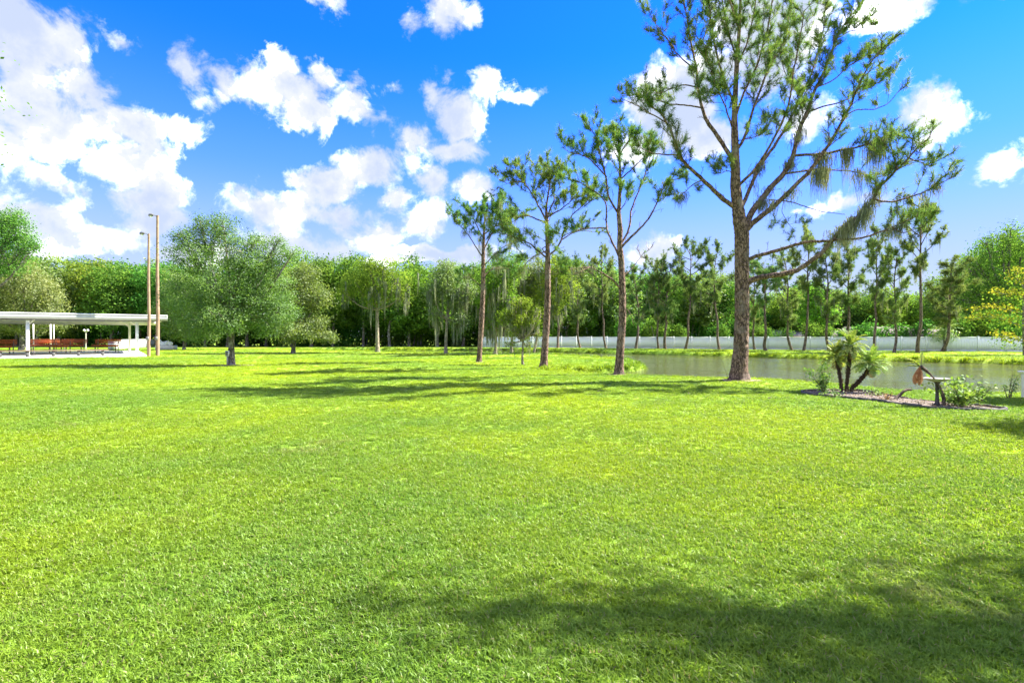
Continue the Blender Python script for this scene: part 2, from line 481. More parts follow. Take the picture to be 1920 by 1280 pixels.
# grass
def grass_color(t, pos):
    big_ = t.noise(pos, 0.10, 5, 0.6)
    mid = t.noise(pos, 0.9, 5, 0.6)
    sm = t.noise(pos, 6.0, 4, 0.6)
    base = t.mix(t.maprange(big_.outputs[0], 0.36, 0.62), (0.112, 0.215, 0.020, 1), (0.228, 0.312, 0.009, 1))
    base = t.mix(t.maprange(mid.outputs[0], 0.42, 0.75, 0.0, 0.45), base, (0.088, 0.198, 0.032, 1))
    # a few dry, straw coloured patches
    dry = t.noise(t.vec('ADD', pos, (31.0, 7.0, 0.0)), 0.42, 6, 0.7)
    base = t.mix(t.maprange(dry.outputs[0], 0.60, 0.74, 0.0, 0.5), base, (0.22, 0.205, 0.08, 1))
    base = t.mix(t.maprange(sm.outputs[0], 0.3, 0.7, 0.0, 0.35), base, (0.20, 0.31, 0.03, 1))
    return base, sm
def ground_material():
    m, t, b = pbsdf('lawn_ground')
    g = t.add('ShaderNodeNewGeometry')
    pos = g.outputs['Position']
    c, sm = grass_color(t, pos)
    fine = t.noise(t.vec('MULTIPLY', pos, (1, 0.45, 1)), 26.0, 4, 0.65)
    c = t.mix(t.maprange(fine.outputs[0], 0.42, 0.72, 0.0, 0.6), c, (0.235, 0.33, 0.055, 1))
    sp = t.add('ShaderNodeSeparateXYZ'); t.link(pos, sp.inputs[0])
    # muddy bank below the lip of the lawn
    c = t.mix(t.maprange(sp.outputs[2], -0.42, -0.24, 1.0, 0.0), c, (0.075, 0.065, 0.035, 1))
    t.link(c, b.inputs['Base Color'])
    b.inputs['Roughness'].default_value = 0.85
    b.inputs['Specular IOR Level'].default_value = 0.1
    bu = t.add('ShaderNodeBump'); bu.inputs['Strength'].default_value = 0.7; bu.inputs['Distance'].default_value = 0.05
    t.link(fine.outputs[0], bu.inputs['Height']); t.link(bu.outputs[0], b.inputs['Normal'])
    return m
M['lawn'] = ground_material()
def blade_material():
    m = bpy.data.materials.new('grass_blades'); m.use_nodes = True
    t = NT(m.node_tree); t.n.clear()
    g = t.add('ShaderNodeNewGeometry')
    c, sm = grass_color(t, g.outputs['Position'])
    at = t.add('ShaderNodeAttribute', attribute_name='rnd')
    f = t.maprange(at.outputs['Fac'], 0, 1, 0.0, 1.0, False)
    c = t.mix(1.0, c, t.mix(f, (0.86, 0.92, 1.05, 1), (1.42, 1.32, 1.7, 1)), 'MULTIPLY')
    st = t.math('GREATER_THAN', at.outputs['Fac'], 0.965)
    c = t.mix(st, c, (0.31, 0.28, 0.14, 1))
    di = t.add('ShaderNodeBsdfDiffuse'); t.link(c, di.inputs[0])
    tr = t.add('ShaderNodeBsdfTranslucent'); t.link(t.mix(1.0, c, (1.15, 1.1, 0.6, 1), 'MULTIPLY'), tr.inputs[0])
    mx = t.add('ShaderNodeMixShader'); mx.inputs[0].default_value = 0.5
    t.link(di.outputs[0], mx.inputs[1]); t.link(tr.outputs[0], mx.inputs[2])
    gl = t.add('ShaderNodeBsdfGlossy'); gl.inputs['Roughness'].default_value = 0.4
    m2 = t.add('ShaderNodeMixShader'); m2.inputs[0].default_value = 0.012
    t.link(mx.outputs[0], m2.inputs[1]); t.link(gl.outputs[0], m2.inputs[2])
    o = t.add('ShaderNodeOutputMaterial'); t.link(m2.outputs[0], o.inputs[0])
    return m
M['blades'] = blade_material()

# ------------------------------------------------------------------ terrain and pond
POND = np.array([(2.0, 28.2), (3.6, 26.4), (5.0, 24.9), (7.1, 23.9), (8.4, 23.0), (10.2, 22.7), (11.6, 20.9), (12.3, 19.2),
 (12.6, 18.2), (12.9, 17.6), (14.4, 17.1), (16.0, 16.8), (20.0, 16.6), (30.0, 16.3), (44.0, 17.0), (58.0, 22.0), (62.0, 30.0), (52.0, 35.0), (38.0, 39.6),
 (33.0, 44.0), (29.3, 48.6), (24.5, 53.5), (19.8, 58.5), (14.0, 63.5), (6.3, 70.5), (-4.7, 77), (-18, 81), (-30, 82), (-31, 73), (-20, 66), (-12.4, 61.5),
 (-7, 59.8), (-1.8, 58.5), (2.4, 55.5), (6.6, 49.0), (8.6, 42.7), (8.6, 36.0), (7.4, 31.7), (5.0, 30.6), (3.0, 30.2), (1.9, 29.4)])
def chaikin(p, n=2):
    for _ in range(n):
        q = np.roll(p, -1, 0)
        p = np.stack([p * 0.75 + q * 0.25, p * 0.25 + q * 0.75], 1).reshape(-1, 2)
    return p
PONDS = chaikin(POND, 2)
def sdf(poly, x, y):
    """negative inside"""
    sh = np.shape(x); x = np.ravel(x).astype(float); y = np.ravel(y).astype(float)
    d2 = np.full(x.shape, 1e18); ins = np.zeros(x.shape, bool)
    a = poly; b = np.roll(poly, -1, 0)
    for (ax, ay), (bx, by) in zip(a, b):
        ex, ey = bx - ax, by - ay
        t = np.clip(((x - ax) * ex + (y - ay) * ey) / (ex * ex + ey * ey + 1e-12), 0, 1)
        dx, dy = x - ax - t * ex, y - ay - t * ey
        d2 = np.minimum(d2, dx * dx + dy * dy)
        c = ((ay > y) != (by > y)) & (x < (bx - ax) * (y - ay) / (by - ay + 1e-12) + ax)
        ins ^= c
    d = np.sqrt(d2); d[ins] *= -1
    return d.reshape(sh)
WATER = -0.33
def bumps(x, y):
    return 0.035 * np.sin(x * 0.31 + 1.3) * np.cos(y * 0.27 + 0.4) + 0.02 * np.sin(x * 0.83 + y * 0.55) + 0.010 * np.sin(x * 2.3 - y * 1.9)
def height(x, y, d=None):
    x = np.asarray(x, float); y = np.asarray(y, float)
    if d is None: d = sdf(PONDS, x, y)
    d = d + 0.15 * np.sin(x * 1.7) * np.sin(y * 1.3 + 1.0)
    t = np.clip((0.25 - d) / 1.5, 0, 1)
    dip = -1.15 * (t * t * (3 - 2 * t))
    near = np.clip(np.abs(d) / 3.0, 0, 1)
    return dip + bumps(x, y) * near

xs = np.unique(np.concatenate([np.linspace(-900, -120, 14), np.linspace(-120, -34, 30), np.arange(-34, 66, 0.45), np.linspace(66, 140, 26), np.linspace(140, 900, 14)]))
ys = np.unique(np.concatenate([np.linspace(-200, -6, 14), np.linspace(-6, 14, 34), np.arange(14, 86, 0.45), np.linspace(86, 160, 26), np.linspace(160, 1500, 18)]))
GX, GY = np.meshgrid(xs, ys)
GZ = height(GX, GY)
GZ[np.hypot(GX, GY) > 170] = 0
g = Geo()
nx, ny = len(xs), len(ys)
ii = (np.arange(ny - 1)[:, None] * nx + np.arange(nx - 1)[None, :]).ravel()
g.add(np.stack([GX, GY, GZ], -1).reshape(-1, 3), q=np.stack([ii, ii + 1, ii + nx + 1, ii + nx], 1))
lawn = tag(obj('lawn', g, M['lawn'], smooth=True), kind='structure')

def water_material():
    m, t, b = pbsdf('pond_water')
    gm = t.add('ShaderNodeNewGeometry')
    pos = gm.outputs['Position']
    b.inputs['Base Color'].default_value = (0.075, 0.076, 0.034, 1)
    b.inputs['Roughness'].default_value = 0.06
    b.inputs['IOR'].default_value = 1.33
    b.inputs['Specular IOR Level'].default_value = 0.7
    n1_ = t.noise(t.vec('MULTIPLY', pos, (1.0, 0.7, 1)), 5.5, 5, 0.6)
    n2_ = t.noise(t.vec('MULTIPLY', pos, (0.9, 0.6, 1)), 1.1, 3, 0.5)
    n3_ = t.noise(pos, 0.16, 3, 0.5)
    calm = t.maprange(n3_.outputs[0], 0.35, 0.65, 0.35, 1.0)
    hgt = t.math('ADD', t.math('MULTIPLY', n1_.outputs[0], t.math('MULTIPLY', calm, 0.030)), t.math('MULTIPLY', n2_.outputs[0], 0.035))
    bu = t.add('ShaderNodeBump'); bu.inputs['Strength'].default_value = 1.0; bu.inputs['Distance'].default_value = 1.0
    t.link(hgt, bu.inputs['Height']); t.link(bu.outputs[0], b.inputs['Normal'])
    return m
M['water'] = water_material()
g = Geo()
wp = PONDS
g.add([(-36, 14, WATER), (66, 14, WATER), (66, 88, WATER), (-36, 88, WATER)], q=[(0, 1, 2, 3)])
tag(obj('pond_water', g, M['water']), kind='structure')

def ground_z(x, y):
    return float(height(np.array([x]), np.array([y]))[0])

# ------------------------------------------------------------------ keep-out zones for the grass
BED = np.array([(8.85, 16.3), (9.4, 15.4), (9.6, 14.5), (9.75, 13.6), (10.05, 12.8), (10.5, 12.35), (11.1, 12.3), (11.75, 12.55), (11.6, 13.1),
 (11.2, 13.7), (11.0, 14.6), (11.1, 15.6), (11.3, 16.6), (11.0, 17.3), (10.2, 17.5), (9.3, 17.1)])
BEDS = chaikin(BED, 2)
U = np.array([0.8, 0.6]); N_ = np.array([-0.6, 0.8])
SC = np.array([-32.4, 47.3])                       # right front corner of the slab
SLAB = np.array([SC, SC - U * 24, SC - U * 24 + N_ * 19, SC + N_ * 19])

# ------------------------------------------------------------------ grass
def make_clump(seed, nb, rad, hmin, hmax, wd):
    rs = R(seed); g = Geo()
    a = rs.rand(nb) * 2 * np.pi; r = rad * np.sqrt(rs.rand(nb))
    base = np.stack([r * np.cos(a), r * np.sin(a), np.full(nb, -0.01)], 1)
    h = hmin + (hmax - hmin) * rs.rand(nb)
    la = rs.rand(nb) * 2 * np.pi; lean = (0.25 + 0.95 * rs.rand(nb))
    ld = np.stack([np.cos(la), np.sin(la), np.zeros(nb)], 1)
    up = np.array([0, 0, 1.0])
    sa = la + np.pi / 2 + rs.normal(size=nb) * 0.4
    s = np.stack([np.cos(sa), np.sin(sa), np.zeros(nb)], 1)
    w_ = (wd * (0.7 + 0.6 * rs.rand(nb)))[:, None]
    p1 = base + ld * (lean * h * 0.28)[:, None] + up * (h * 0.55)[:, None]
    p2 = base + ld * (lean * h * 0.95)[:, None] + up * (h * (0.98 - 0.30 * lean))[:, None]
    v = np.stack([base - s * w_ * .4, base + s * w_ * .4, p1 + s * w_ * .5, p1 - s * w_ * .5, p2], 1).reshape(-1, 3)
    i = np.arange(nb)[:, None] * 5
    rr = rs.rand(nb)
    q = np.concatenate([i, i + 1, i + 2, i + 3], 1); t = np.concatenate([i + 3, i + 2, i + 4], 1)
    g.add(v, q=q, t=t)
    g.rq[-1] = rr; g.rt[-1] = rr
    me = g.mesh('grass_clump'); me.materials.append(M['blades'])
    return bpy.data.objects.new('grass_clump', me)

def grass_instances(name, pts, rot, scl, clumps, label=None):
    c = bpy.data.collections.new(name + '_kinds')
    for o in clumps: c.objects.link(o)
    me = bpy.data.meshes.new(name)
    me.vertices.add(len(pts)); me.vertices.foreach_set('co', np.asarray(pts, float).ravel())
    a = me.attributes.new('rot', 'FLOAT_VECTOR', 'POINT'); a.data.foreach_set('vector', np.asarray(rot, float).ravel())
    scl = np.asarray(scl, float)
    if scl.ndim == 1: scl = np.repeat(scl[:, None], 3, 1)
    a = me.attributes.new('scl', 'FLOAT_VECTOR', 'POINT'); a.data.foreach_set('vector', scl.ravel())
    a = me.attributes.new('idx', 'INT', 'POINT'); a.data.foreach_set('value', rng.randint(0, len(clumps), len(pts)).astype(np.int32))
    o = bpy.data.objects.new(name, me); col.objects.link(o)
    ng = bpy.data.node_groups.new(name, 'GeometryNodeTree')
    ng.interface.new_socket('Geometry', in_out='INPUT', socket_type='NodeSocketGeometry')
    ng.interface.new_socket('Geometry', in_out='OUTPUT', socket_type='NodeSocketGeometry')
    n = ng.nodes; l = ng.links
    gi = n.new('NodeGroupInput'); go = n.new('NodeGroupOutput')
    ci = n.new('GeometryNodeCollectionInfo'); ci.inputs['Collection'].default_value = c
    ci.inputs['Separate Children'].default_value = True; ci.inputs['Reset Children'].default_value = True
    ip = n.new('GeometryNodeInstanceOnPoints'); ip.inputs['Pick Instance'].default_value = True
    def named(nm, tp):
        q = n.new('GeometryNodeInputNamedAttribute'); q.data_type = tp; q.inputs['Name'].default_value = nm
        return [s for s in q.outputs if s.enabled and s.name == 'Attribute'][0]
    l.new(gi.outputs[0], ip.inputs['Points']); l.new(ci.outputs[0], ip.inputs['Instance'])
    l.new(named('idx', 'INT'), ip.inputs['Instance Index'])
    l.new(named('rot', 'FLOAT_VECTOR'), ip.inputs['Rotation'])
    l.new(named('scl', 'FLOAT_VECTOR'), ip.inputs['Scale'])
    l.new(ip.outputs[0], go.inputs[0])
    md = o.modifiers.new('scatter', 'NODES'); md.node_group = ng
    tag(o, label, 'grass', kind='stuff')
    return o

def scatter_lawn():
    rs = R(5)
    bands = [(1.6, 5, 760, 0.80), (5, 8, 520, 0.86), (8, 12, 240, 1.0), (12, 18, 110, 1.25), (18, 28, 46, 1.6), (28, 45, 16, 2.1), (45, 80, 4.5, 2.6)]
    PP, SS = [], []
    for y0, y1, dens, s in bands:
        wx = 1.04 * y1 + 1.2
        n = int(dens * (y1 - y0) * 2 * wx)
        x = (rs.rand(n) * 2 - 1) * wx; y = y0 + (y1 - y0) * rs.rand(n)
        k = (np.abs(x) < 1.04 * y + 1.2)
        x, y = x[k], y[k]
        PP.append(np.stack([x, y], 1)); SS.append(np.full(len(x), s) * (0.75 + 0.5 * rs.rand(len(x))))
    p = np.concatenate(PP); s = np.concatenate(SS)
    d = np.full(len(p), 50.0)
    kk = p[:, 1] > 14
    d[kk] = sdf(PONDS, p[kk, 0], p[kk, 1])
    ok = d > -0.42
    nb_ = (p[:, 1] > 11) & (p[:, 1] < 19) & (p[:, 0] > 7)
    db = np.full(len(p), 9.0); db[nb_] = sdf(BEDS, p[nb_, 0], p[nb_, 1])
    ok &= db > 0.05
    ns = (p[:, 0] < -25)
    ds = np.full(len(p), 9.0); ds[ns] = sdf(SLAB, p[ns, 0], p[ns, 1])
    ok &= ds > 0.1
    p, s, d = p[ok], s[ok], d[ok]
    # tussocks are a touch taller on the unmown lip of the bank
    s = s * np.where(np.abs(d) < 0.45, 1.35, 1.0)
    cl = 0.5 + 0.5 * np.sin(p[:, 0] * 1.9 + 2 * np.sin(p[:, 1] * 1.3)) * np.sin(p[:, 1] * 2.3 + 1.5 * np.sin(p[:, 0] * 0.9))
    s = s * (0.93 + 0.14 * cl)
    z = height(p[:, 0], p[:, 1], d)
    pts = np.stack([p[:, 0], p[:, 1], z], 1)
    rot = np.stack([rs.normal(size=len(p)) * 0.12, rs.normal(size=len(p)) * 0.12, rs.rand(len(p)) * 6.283], 1)
    clumps = [make_clump(100 + i, 26, 0.062, 0.030, 0.078, 0.0075) for i in range(6)]
    far = np.clip((p[:, 1] - 7) / 9, 0, 1)
    s3 = np.stack([s * (1 + 0.15 * far), s * (1 + 0.15 * far), s * (0.95 - 0.42 * far)], 1)
    grass_instances('grass', pts, rot, s3, clumps, 'short bright green lawn grass')
scatter_lawn()

# ------------------------------------------------------------------ pines
def limb_px(pts, Y0, dY, jit=0.15, rs=None, n=None, ease=1.0):
    pts = np.array(pts, float)
    L = np.concatenate([[0], np.cumsum(np.linalg.norm(np.diff(pts[:, :2], axis=0), axis=1))]); L /= L[-1]
    out = []
    for (px, py), t in zip(pts[:, :2], L):
        out.append(P(px, py, Y0 + dY * t ** ease))
    out = smooth_line(out, n or max(8, len(pts) * 4))
    if rs is not None:
        k = len(out); w_ = np.cumsum(rs.normal(size=(k, 3)), 0); w_ -= np.linspace(0, 1, k)[:, None] * w_[-1]
        out = out + w_ * 0.010 * jit / 0.15
    return out

def grow_twigs(gw, T, line, r0, rs, start=0.35, step=0.27, L=(0.5, 1.4), up=0.5, seg=5, sub=6, tuft_step=0.10, subL=(0.14, 0.40), minr=0.008, crowd=1.0, bare=0.0):
    """side shoots along a limb, each with sub shoots carrying needle brushes"""
    seglen = np.linalg.norm(np.diff(line, axis=0), axis=1); cum = np.concatenate([[0], np.cumsum(seglen)]); tot = cum[-1]
    s = tot * start
    tan_all = unit(np.gradient(line, axis=0))
    ang = rs.rand() * 6.28
    while s < tot:
        t = s / tot
        p = np.array([np.interp(s, cum, line[:, i]) for i in range(3)])
        tn = unit(np.array([np.interp(s, cum, tan_all[:, i]) for i in range(3)]))
        ang += 2.4 + rs.normal() * 0.5
        a_ = unit(np.cross(tn, np.array([0.13, 0.2, 1.0]))); b_ = np.cross(tn, a_)
        side = math.cos(ang) * a_ + math.sin(ang) * b_
        if side[2] < -0.3: side[2] *= 0.3
        d = unit(tn * 0.8 + side * 0.95 + np.array([0, 0, up]) * 0.5)
        ln = (L[0] + (L[1] - L[0]) * rs.rand()) * (1.15 - 0.55 * t)
        q = [p]; dd = d.copy(); n = 6
        for i in range(n):
            dd = unit(dd + np.array([0, 0, up * 0.16]) + rs.normal(size=3) * 0.14)
            q.append(q[-1] + dd * ln / n)
        q = np.array(q)
        tube(gw, q, np.linspace(min(r0 * 0.34, 0.022), minr, len(q)), 4, cap=False)
        isbare = rs.rand() < bare
        for j in range(sub):
            u_ = 0.35 + 0.65 * (j + rs.rand() * 0.6) / sub
            k = min(n, int(u_ * n)); b0 = q[k]
            d2 = unit(dd * 0.7 + rand_dirs(rs, 1)[0] * 0.9 + np.array([0, 0, up * 0.8]))
            l2 = subL[0] + (subL[1] - subL[0]) * rs.rand()
            e = b0 + d2 * l2 + np.array([0, 0, 0.04])
            m = (b0 + e) / 2 + rs.normal(size=3) * 0.03
            tube(gw, [b0, m, e], [minr * 1.3, minr, minr * 0.7], 3, cap=False)
            if not isbare:
                nt = max(2, int(l2 * crowd / tuft_step * 0.9))
                for c in range(nt):
                    T.append(np.concatenate([b0 + (e - b0) * (1 - c * 0.85 / nt) + rs.normal(size=3) * 0.02, d2]))
        if not isbare:
            T.append(np.concatenate([q[-1], dd])); T.append(np.concatenate([q[-2], dd])); T.append(np.concatenate([(q[-1] + q[-2]) / 2, dd]))
        s += step * (0.6 + 0.8 * rs.rand())

def trunk_tube(gw, line, rad, seg, rs, flare=None, rough=0.08):
    line = np.array(line); rad = np.array(rad, float)
    n = len(line)
    # plated bark relief, coherent up the stem
    a = np.linspace(0, 2 * np.pi, seg, endpoint=False)
    pts = []
    tan = unit(np.gradient(line, axis=0))
    u = unit(np.cross(tan, np.array([0, 1.0, 0.02]))); v = np.cross(tan, u)
    rel = rs.rand(n, seg) - 0.5
    rel = (rel + np.roll(rel, 1, 1) * 0.4)
    rr = rad[:, None] * (1 + rough * rel)
    z = line[:, 2] - line[0, 2]
    if flare:
        fl = flare * np.exp(-z / 0.28)
        rr = rr * (1 + fl[:, None] * (1 + 0.45 * np.sin(a * 5 + 0.7) + 0.25 * np.sin(a * 3))[None, :])
    ring = line[:, None] + rr[..., None] * (np.cos(a)[None, :, None] * u[:, None] + np.sin(a)[None, :, None] * v[:, None])
    i = np.arange(n - 1)[:, None] * seg; j = np.arange(seg)[None, :]; j2 = (j + 1) % seg
    gw.add(ring.reshape(-1, 3), q=np.stack([i + j, i + j2, i + seg + j2, i + seg + j], -1).reshape(-1, 4))

def local(geo, base):
    for i in range(len(geo.v)): geo.v[i] = geo.v[i] - np.asarray(base)[None, :]

def traced_pine(label, Y0, base, trunk, limbs, seed, needles=16, nl=0.24, nw=0.016, tw=dict(), seg=20, trunk_top_twigs=True, mossy=None, group=None, flare=0.45):
    rs = R(seed)
    gt = Geo(); gb = Geo(); T = []
    tp = np.array(trunk, float)
    line = [P(px, py, Y0) for px, py, w_ in tp]
    bz = ground_z(line[0][0], line[0][1])
    line[0][2] = bz - 0.06
    arr = np.concatenate([np.array(line), (tp[:, 2:3] / 2 / F * Y0)], 1)
    sm = smooth_line(arr, int(len(tp) * 16))
    trunk_tube(gt, sm[:, :3], sm[:, 3], seg, rs, flare=flare, rough=0.10)
    grow_twigs(gb, T, sm[int(len(sm) * 0.72):, :3], 0.05, rs, start=0.0, step=0.30, **{**dict(L=(0.5, 1.5)), **tw})
    anchors = []
    for lb in limbs:
        pts, w0, w1, dY, start = lb[:5]
        opt = lb[5] if len(lb) > 5 else {}
        ln = limb_px(pts, Y0 + opt.get('y0', 0), dY, rs=rs)
        rr = np.linspace(w0 * 0.82 / 2 / F * Y0, w1 * 0.75 / 2 / F * Y0, len(ln))
        tube(gb, ln, rr, 8, rough=0.12, rs=rs)
        if start < 1:
            o = {**tw, **{k: v for k, v in opt.items() if k not in ('y0', 'moss')}}
            grow_twigs(gb, T, ln, max(rr[len(rr) // 2], 0.02), rs, start=start, **o)
            e = ln[-1]; T.append(np.concatenate([e, unit(ln[-1] - ln[-2])]))
        if w0 > 4:  # short dead twigs on the bare lower part of each limb
            grow_twigs(gb, [], ln, 0.02, rs, start=0.08, step=0.42, L=(0.2, 0.75), up=0.2, sub=3, subL=(0.08, 0.25), minr=0.006, bare=1.1)
        if opt.get('moss'):
            m0, m1, nm, mL = opt['moss']
            cl_ = m0 + (m1 - m0) * rs.rand(max(3, nm // 6)); idx = np.clip(cl_[rs.randint(0, len(cl_), nm)] + rs.normal(size=nm) * 0.012, m0, m1) * (len(ln) - 1)
            for q in idx:
                a = int(q); a2 = min(a + 1, len(ln) - 1); fr = q - a
                anchors.append((ln[a] * (1 - fr) + ln[a2] * fr + rs.normal(size=3) * np.array([0.1, 0.12, 0.05]), mL))
    T = np.array(T)
    gn = Geo(); tufts(gn, T[:, :3], T[:, 3:] + np.array([0, 0, 0.25]), rs, needles, nl, nw)
    b0 = (line[0][0], line[0][1], bz)
    root = thing('pine_tree', b0, label, 'pine tree', group)
    for G_ in (gt, gb, gn): local(G_, b0)
    tr = obj('trunk', gt, M['pine_bark'], root, smooth=True)
    obj('branches', gb, M['pine_bark'], root, smooth=True)
    obj('needles', gn, M['pine_needles'], root)
    gm = Geo()
    for mL in set(a[1] for a in anchors):
        pp = np.array([a[0] for a in anchors if a[1] == mL])
        moss(gm, pp, rs, 16, mL, 0.022, 0.09)
    if mossy:
        idx = rs.choice(len(T), mossy[0], replace=False)
        moss(gm, T[idx, :3], rs, mossy[1], mossy[2], 0.02, 0.06)
    if not gm.empty():
        local(gm, b0)
        obj('hanging_moss', gm, M['moss'], root)
    return root

